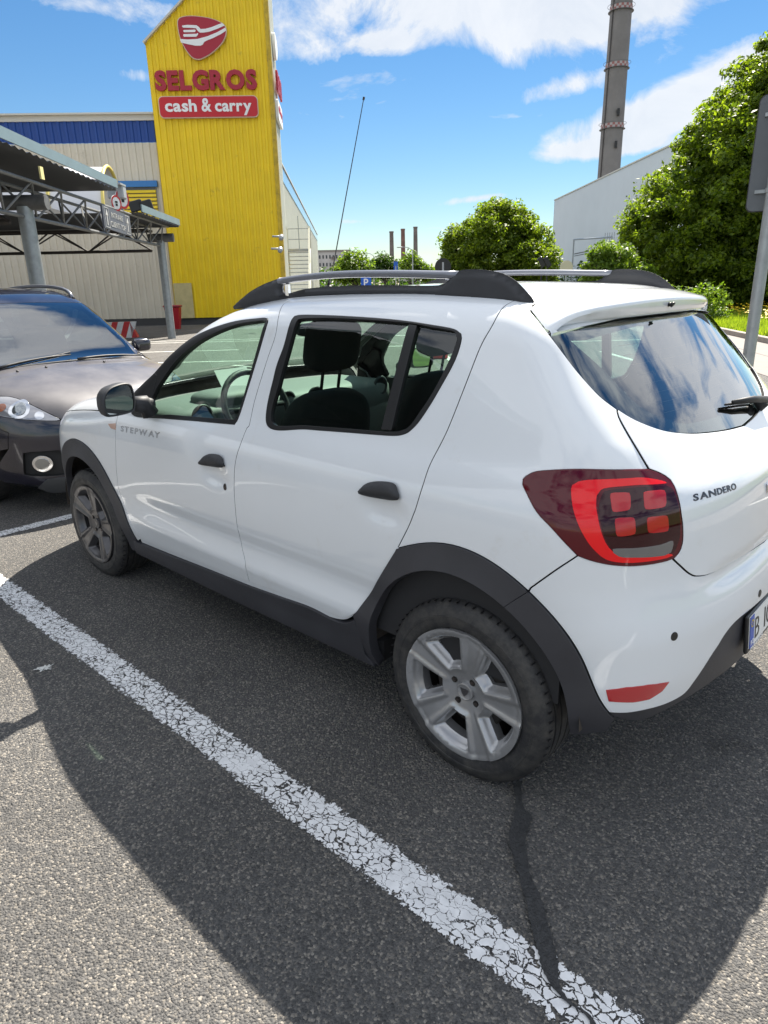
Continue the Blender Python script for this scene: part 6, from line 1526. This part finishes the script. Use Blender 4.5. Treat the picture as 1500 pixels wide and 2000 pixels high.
# interior
def seat(x, y, par, front=True):
    s = MB(); s.add(*sq((x-.20, y, .58), (.27, .25, .10), .5, .5)); 
    t = R_(14); X = (math.cos(t), 0, math.sin(t)); Zv = (-math.sin(t)*-1, 0, math.cos(t))
    s.add(*sq((x+.03, y, .82), (.085, .25, .32), .55, .6, X=(math.cos(t), 0, -math.sin(t)), Z=(math.sin(t), 0, math.cos(t))))
    o = s.build('seat', M['fabric'], par, True)
    h = MB(); h.add(*sq((x+.13, y, 1.325), (.055, .135, .105), .45, .45, X=(math.cos(t), 0, -math.sin(t)), Z=(math.sin(t), 0, math.cos(t))))
    for q in (-.05, .05): h.tube([(x+.10, y+q, 1.14), (x+.125, y+q, 1.25)], .007, 8)
    h.build('headrest', M['fabric'], o, True); return o
seat(-1.17, -.37, car); seat(-1.17, .36, car)
s = MB(); s.add(*sq((-.55, 0, .56), (.28, .62, .12), .3, .3)); s.add(*sq((-.26, 0, .77), (.10, .63, .27), .3, .3, X=(.94, 0, -.34), Z=(.34, 0, .94))); bn = s.build('rear_bench', M['fabric'], car, True)
for y in (-.38, .38):
    h = MB(); h.add(*sq((-.15, y, 1.06), (.05, .12, .05), .5, .5)); h.build('headrest', M['fabric'], bn, True)
mb = MB()
mb.add(*sq((-1.98, 0, .93), (.30, .76, .10), .35, .25)); mb.add(*sq((-1.90, 0, .74), (.22, .74, .20), .35, .2)); mb.add(*sq((-1.83, -.37, 1.02), (.13, .19, .06), .6, .6))
mb.box((-1.72, 0, .66), (.20, .30, .40), bev=.03)
da = mb.build('dashboard', M['trimg'], car, True)
for y in (-.62, -.10, .10, .62):
    v = MB(); v.lathe([(.055, 0), (.058, .012), (.045, .016), (.04, .006), (.001, .004)], (-1.705, y, .985), (0, 1, 0), (0, 0, 1), (1, 0, .2), 24); v.build('air_vent', M['blackp'], da, True)
st = MB(); a = R_(25); Xs = np.array([0, 1., 0]); Ys = np.array([-math.sin(a), 0, math.cos(a)]); c = np.array([-1.60, -.37, 1.005])
ring = [c+(Xs*math.cos(q)+Ys*math.sin(q))*.182 for q in np.linspace(0, 2*math.pi, 37)]; st.tube(ring, .016, 8, cap=False)
An = np.cross(Xs, Ys); st.add(*sq(c-An*-.02, (.03, .075, .06), .7, .7)); 
for q in (R_(180), 0, R_(-90)): st.tube([c, c+(Xs*math.cos(q)+Ys*math.sin(q))*.17], .014, 6)
st.tube([c, c+np.array([-.22, 0, -.06])], .035, 8); st.build('steering_wheel', M['blackp'], car, True)
mb = MB(); mb.add(*sq((-1.53, -.03, 1.36), (.018, .12, .035), .5, .5)); mb.tube([(-1.53, 0, 1.37), (-1.50, 0, 1.42)], .01, 6); mb.build('interior_mirror', M['blackp'], car, True)
# boot cover and closed lower sides so the cabin is not hollow
mb = MB(); mb.box((.14, 0, .98), (.56, 1.12, .012)); mb.box((.28, 0, .62), (.02, 1.0, .7)); mb.box((-.78, -.80, .70), (2.2, .012, .62)); mb.box((-.78, .80, .70), (2.2, .012, .62)); mb.box((-2.2, 0, .68), (.04, 1.5, .66)); mb.box((-1.28, 0, .36), (1.7, 1.56, .02))
mb.build('cabin_lining', M['trim'], car)
nt_ = tag(MB().box(np.array([-2.0, -.20, 1.085]), (.002, .21, .15), X=(.82, 0, .57), Z=(-.57, 0, .82)).build('paper_note', mat('white_paper', (.75, .75, .72), .8)), 'handwritten white paper note propped behind the windscreen of the white hatchback', 'note')
# ------------------------------------------------------------------ dark people carrier nose to nose with the white car
MPV = dict(
 Wz=([.15, .24, .32, .45, .60, .78, .90, .98, 1.06, 1.14, 1.30, 1.45, 1.56, 1.66], [.79, .825, .845, .862, .870, .870, .862, .845, .812, .785, .735, .685, .64, .58]),
 tap=([-1.0, -.75, -.5, -.2, .2, 2.5, 3.2, 3.6], [-.11, -.055, -.025, -.008, 0, 0, -.03, -.12]),
 tapg=([-1.0, 0, .5, 1.0, 2.5, 3.2, 3.6], [-.2, -.06, -.02, 0, 0, -.05, -.12]),
 T0=([-1.2, -.96, -.90, -.80, -.60, -.30, 0, .12, .50, .85, 1.10, 1.5, 2.2, 3.0, 3.4, 3.7], [.35, .66, .735, .80, .885, .965, 1.015, 1.045, 1.285, 1.475, 1.555, 1.605, 1.625, 1.59, 1.54, 1.48]),
 T0sm=.07, crown=.075, X0=([.10, .3, .6, .9, 1.1, 1.6], [3.45, 3.53, 3.55, 3.50, 3.40, 3.05]), XF=([.10, .18, .26, .40, .55, .68, .80, 1.0], [-.84, -.90, -.935, -.945, -.945, -.925, -.88, -.75]),
 rk=.12, rkd=0, rp=2.6, fk=.235, kr0=.16, kr1=.1, ktx=[-1.0, -.3, .2, .8, 3.4], ktv=[.10, .16, .12, .09, .12], xc=3.0, yc=.42, xf=-.48,
 bumps=[bump(.62, .05, -.008, .3, 2.2)])
B2 = Body(MPV); OX, OY = -4.73, .03
mpv = thing('parked_car', 'dark purple-black people carrier with a dusty bonnet facing the front of the white hatchback', 'car', (OX-1.37, OY, 0))
K2 = Kit(B2, mpv, True, OX, OY)
def tr2(pts, uvm=True):
    D = np.array([camray(*p) for p in pts]); D = D*[-1, -1, 1]; O = np.array([OX-CP[0], OY-CP[1], CP[2]])
    P, ok, b = B2.hit(O, D, 3.0, 9.5, 500); P = P.copy(); P[:, 1] = -np.abs(P[:, 1])
    return B2.inv(P) if uvm else P
M['mpvp'] = mat('dark_purple_paint', (.009, .008, .017), .22, .0, .8, var=.1, vscale=3, rvar=.05)
M['hoodp'] = mat('dusty_sunlit_bonnet_paint', (.078, .074, .080), .42, .15, .40, var=.15, vscale=2.5, rvar=.10)  # body paint lightened here for dust and for the sunlit sheen
M['mglass'] = glassmat('windscreen_glass', (.20, .26, .26), ior=2.1)
UF2 = MPV['xf']-.30*math.pi/2-MPV['yc']
def mir2(S): S = np.array(S, float)[::-1].copy(); S[:, 0] = 2*UF2-S[:, 0]; return S
hlT = tr2([(-72, 790), (-68, 779), (-40, 773), (0, 774), (22, 775), (44, 782), (66, 793), (88, 804), (108, 814), (119, 820)])
hlB = tr2([(119, 820), (110, 822), (66, 821), (30, 818), (0, 813), (-35, 806), (-62, 798), (-72, 790)])
HL = cr(np.vstack([hlT, hlB[1:-1]]), closed=True, step=.02)
hl = K2.panel('headlight', [HL], mat('headlamp_glass', (.34, .34, .36), .10, .45, 1.0), h=.022, off=.002, depth=.03, bstep=.015)
for (px, py, r, m_, nm) in ((38, 800, .070, M['chrome'], 'lamp_ring'), (38, 800, .046, mat('projector_glass', (.30, .32, .33), .03, .7, 1.0), 'projector_lens'), (77, 812, .030, M['chrome'], 'reflector'), (2, 797, .030, mat('amber_bulb', (.34, .12, .06), .2, 0, 1.0), 'indicator')):
    c = tr2([(px, py)])[0]; pts = np.array([[c[0]+r*math.cos(a), c[1]+r*.85*math.sin(a)] for a in np.linspace(0, 2*math.pi, 24, endpoint=False)])
    lf = (lambda uv, c=c, r=r: .005+.012*np.sqrt(np.clip(1-((uv[:, 0]-c[0])**2+(uv[:, 1]-c[1])**2)/r**2, 0, 1))) if nm == 'projector_lens' else (lambda uv: np.full(len(uv), .0045 if nm == 'lamp_ring' else .0052))
    reparent(K2.panel(nm, [pts], m_, h=.014, gap=0, depth=.002, rad=.0006, lift=lf, bstep=.010), hl)
# bonnet on the top map
def uvxy2(P): return B2.uv(P[:, 0], P[:, 1])[:, :2]
hx2 = uvxy2(hlT[3:]); 
bside = np.array([[.10, -.735], [-.10, -.76], [-.30, -.755], [-.46, -.73]])
hbb = np.vstack([bside, hx2[1:] if hx2[0, 0] > -.6 else hx2, [[hx2[-1, 0]-.012, -.27], [-.918, 0]]])
hbb = np.vstack([[[-.03, 0], [0, -.35]], hbb])
bon = K2.panel('bonnet', [np.vstack([hbb, (hbb[::-1]*[1, -1])[1:-1]])], M['hoodp'], surf='top', h=.045, both=False, gap=.003, depth=.015)[0]
ws2 = np.array([[-.02, 0], [.01, -.35], [.125, -.70], [.30, -.715], [.50, -.685], [.70, -.655], [.885, -.62], [.865, -.30], [.855, 0]])
ws2 = np.vstack([cr(ws2[:3]), cr(ws2[2:7])[1:], cr(ws2[6:])[1:]])
K2.panel('windscreen', [np.vstack([ws2, (ws2[::-1]*[1, -1])[1:-1]])], M['mglass'], surf='top', h=.05, both=False, gap=.002, off=-.002, depth=0)
# pillars + roof
pil = cr(np.array([[.10, -.735], [.30, -.755], [.50, -.735], [.70, -.71], [.885, -.68], [1.2, -.64], [1.8, -.61], [2.6, -.60], [3.1, -.57]]))
rf2 = np.vstack([pil, [[3.18, -.3], [3.2, 0]]]); inn2 = ws2[np.argmin(np.linalg.norm(ws2-[.125, -.70], axis=1)):]
ring = np.vstack([rf2, (rf2[::-1]*[1, -1])[1:], (inn2*[1, -1]), (inn2[::-1])[1:]])
K2.panel('roof_panel', [ring], M['mpvp'], surf='top', h=.05, both=False, gap=.0015, depth=.015, liner=M['trim'])
# sides with windows and wheel arches
pu = B2.inv(np.array([B2.top(np.array([a]), np.array([b]))[0] for a, b in pil[::3]]))
arcf = np.array([[.355*math.cos(a), .33+.355*math.sin(a)] for a in np.linspace(-.28, math.pi+.28, 26)])
arcr = arcf+[2.75, 0]
hb_uv = B2.inv(np.array([B2.top(np.array([a]), np.array([b]))[0] for a, b in hbb[2:6]]))
fend = np.vstack([[[.55, .26], [.60, .95]], [[.30, .985]], hb_uv, hlT[:1], [[-.62, .62], [-.60, .50]], arcf[::-1][4:]])
K2.panel('front_fender', [fend], M['mpvp'], h=.04, bstep=.02)
sidep = np.vstack([[[.56, .26], [.61, .95], [.31, .99]], pu, [[3.12, 1.0], [3.12, .45]], arcr[:], [[2.30, .26]]])
sidep = np.vstack([[[.56, .26], [.61, .95], [.31, .99]], pu, [[3.14, 1.0], [3.14, .40]], arcr[2:-2], [[2.32, .26]]])
win = np.array([[.42, 1.03], [.72, 1.22], [1.02, 1.37], [1.5, 1.44], [2.9, 1.43], [3.0, 1.30], [2.9, 1.05]])
sd = K2.panel('side_panel', [sidep, win], M['mpvp'], h=.05, bstep=.03, liner=M['trim'])
reparent(K2.panel('side_window', [win], M['mglass'], h=.08, gap=-.004, off=-.006, depth=0), sd)
# front bumper, grille, fog lamps
bt = np.vstack([[[-.60, .50], [-.62, .62]], hlB[::-1][:-1][::1], [hlT[-1]], ])
bt = np.vstack([[[-.60, .50], [-.62, .62]], hlB[::-1], [[UF2, hlT[-1][1]+.01]]])
bb = np.array([[UF2, .20], [UF2+.35, .20], [UF2+.75, .215], [-.78, .22], [-.50, .235], [-.42, .27]])
fogo = tr2([(45, 886), (60, 883), (112, 880), (135, 884), (138, 925), (112, 929), (60, 930), (47, 927)])
bm2 = K2.panel('front_bumper', [np.vstack([bt, mir2(bt)[1:], mir2(bb), bb[1:]]), fogo, mir2(fogo)], M['mpvp'], h=.035, both=False, depth=.03, bstep=.02)[0]
M['mesh'] = mat('black_grille_mesh', (.015, .015, .016), .6, bump=1.0, bscale=160)
K2.panel('fog_lamp_recess', [fogo], M['mesh'], h=.04, gap=0, off=-.028, depth=0)
c = tr2([(83, 906)])[0]
for r, z_, m_, nm in ((.058, .004, M['chrome'], 'fog_lamp_ring'), (.040, .010, mat('fog_lamp_glass', (.28, .28, .27), .05, .6, 1.0), 'fog_lamp')):
    pts = np.array([[c[0]+r*math.cos(a), c[1]+r*math.sin(a)] for a in np.linspace(0, 2*math.pi, 28, endpoint=False)]); K2.panel(nm, [pts], m_, h=.02, gap=0, off=z_, depth=.03, bstep=.012, parent=None)
gr = np.array([[UF2+.30, .56], [UF2+.34, .42], [UF2+.28, .30], [UF2, .29]]); K2.panel('grille', [np.vstack([gr, mir2(gr)[1:], [[UF2, .57]]])], M['mesh'], h=.04, both=False, off=.004, depth=.006)
lp = np.array([[UF2, .275], [UF2+.5, .275], [-.80, .27], [-.72, .20], [-.80, .15], [UF2+.5, .145], [UF2, .145]]); K2.panel('lower_lip', [np.vstack([lp, mir2(lp)[1:-1]])], mat('grey_lip', (.05, .052, .055), .6), h=.04, both=False, off=.006, depth=.03)
def wpt(x, y, z=0.): P = B2.top(np.array([x]), np.array([y]))[0]; n = B2.grad(P[None])[0]; return K2.w((P+n*z)[None])[0]
# wipers and washer jets
for a, b in (((-.01, .52), (.10, -.10)), ((-.03, -.10), (.03, -.70))):
    mb = MB(); pts = [wpt(a[0]+(b[0]-a[0])*t, a[1]+(b[1]-a[1])*t, .018+.01*math.sin(t*3.1)) for t in np.linspace(0, 1, 8)]; mb.tube(pts, [.012, .011, .010, .009, .008, .008, .007, .006], 6)
    pts = [wpt(a[0]+.02+(b[0]-a[0]+.05)*t, a[1]+(b[1]-a[1])*t*1.05, .006) for t in np.linspace(.1, 1, 8)]; mb.tube(pts, .005, 5); mb.build('wiper', M['rubber'], mpv, True)
for y in (-.28, .20, .42):
    mb = MB(); p = wpt(-.12, y, .004); mb.add(*sq(p, (.014, .010, .008), 1, 1, n=6, m=8)); mb.build('washer_jet', M['blk'], mpv, True)
mb = MB(); mb.tube([wpt(-.0, y, -.004) for y in np.linspace(-.70, .70, 15)], .012, 5); mb.build('cowl_strip', M['rubber'], mpv, True)
# roof rails
for sg in (-1, 1):
    pts = [wpt(x, sg*.60, h_) for x, h_ in ((1.02, .0), (1.10, .030), (1.25, .048), (1.6, .055), (2.2, .055), (2.8, .05), (3.0, .0))]
    mb = MB(); mb.tube(cr(np.array(pts), step=.08), .017, 8); mb.build('roof_rail', M['railbar'], mpv, True)
    mb = MB(); mb.tube([wpt(x, sg*.60, .004) for x in (1.0, 1.5, 2.0, 2.5, 3.0)], .012, 6); mb.build('rail_base', M['rubber'], mpv, True)
# door mirrors
for sg in (-1, 1):
    c = K2.w(np.array([[.46, sg*.945, 1.06]]))[0]; mb = MB(); mb.add(*sq(c, (.062, .085, .060), .6, .6)); h_ = mb.build('door_mirror', M['mpvp'], mpv, True)
    c2 = c+[-.054, 0, 0]; mb = MB(); mb.add(*sq(c2, (.012, .070, .046), .5, .5)); mb.build('mirror_glass', M['mirror'], h_, True); a = K2.w(np.array([[.50, sg*.80, 1.02], [.48, sg*.93, 1.04]])); mb = MB(); mb.tube(list(a), .03, 8); mb.build('mirror_arm', M['blackp'], h_, True)
# wheels
for x in (0, 2.75):
    for sg in (-1, 1):
        c = K2.w(np.array([[x, sg*.755, .308]]))[0]; A = np.array([0, -sg*1., 0]); X_ = np.array([1., 0, 0]); w = bpy.data.objects.new('wheel', None); w.location = tuple(c); COL.objects.link(w); w.parent = mpv; w.matrix_parent_inverse = Matrix.Translation(-WPOS(mpv))
        mb = MB(); mb.lathe([(.205, .08), (.222, .098), (.262, .104), (.30, .092), (.314, .074), (.318, .06), (.318, -.06), (.314, -.075), (.262, -.1), (.205, -.08)], c, X_, UP, A, 48); V = np.array(mb.V); V[:, 2] = np.maximum(V[:, 2], .001); autosmooth(mk('tyre', V, mb.F, M['tyre'], w), 40)
        mb = MB()
        for k in range(5):
            q = 2*math.pi*k/5; r_ = X_*math.cos(q)+UP*math.sin(q); t_ = -X_*math.sin(q)+UP*math.cos(q)
            V = [c+r_*.03+t_*s*.03+A*.07 for s in (-1, 1)]+[c+r_*.205+t_*s*.036+A*.088 for s in (1, -1)]; V += [v-A*.03 for v in V]; mb.add(V, [(0, 1, 2, 3), (7, 6, 5, 4), (0, 4, 5, 1), (1, 5, 6, 2), (2, 6, 7, 3), (3, 7, 4, 0)])
        mb.lathe([(.195, .03), (.205, .085), (.222, .098), (.224, .09)], c, X_, UP, A, 48); mb.lathe([(.001, .078), (.04, .075), (.05, .05)], c, X_, UP, A, 20); mb.lathe([(.20, .02), (.001, .018)], c, X_, UP, A, 30); autosmooth(mb.build('rim', M['alloy'], w))
        V = []; F = []; n = 24
        for j, y in enumerate((.84, .50)):
            for i in range(n+1): a = math.pi*(i/n); V.append((x+.36*math.cos(a), -sg*-1*y, .335+.36*math.sin(a)))
        for i in range(n): F.append((i, i+1, n+2+i, n+1+i))
        F.append(tuple(range(n+1, 2*n+2))); mk('wheel_liner', K2.w(np.array(V)), F, M['well'], mpv)
mb = MB(); mb.box(K2.w(np.array([[1.35, 0, .27]]))[0], (4.2, 1.05, .14), bev=.02); mb.box(K2.w(np.array([[1.37, 0, .27]]))[0], (1.9, 1.6, .12), bev=.02); mb.box(K2.w(np.array([[-.55, 0, .30]]))[0], (.4, .9, .10), bev=.02); mb.box(K2.w(np.array([[-.30, 0, .62]]))[0], (.5, .9, .4), bev=.03); mb.build('underbody', M['trim'], mpv)
mb = MB(); mb.add(*sq(K2.w(np.array([[.42, 0, .93]]))[0], (.42, .72, .09), .4, .3)); mb.build('dashboard', M['trim'], mpv, True)
for y in (-.36, .36):
    mb = MB(); mb.add(*sq(K2.w(np.array([[1.35, y, .88]]))[0], (.09, .25, .36), .5, .6)); mb.add(*sq(K2.w(np.array([[1.13, y, .58]]))[0], (.27, .25, .1), .5, .5)); s = mb.build('seat', M['fabric'], mpv, True); mb = MB(); mb.add(*sq(K2.w(np.array([[1.42, y, 1.33]]))[0], (.05, .13, .10), .5, .6)); mb.build('headrest', M['fabric'], s, True)
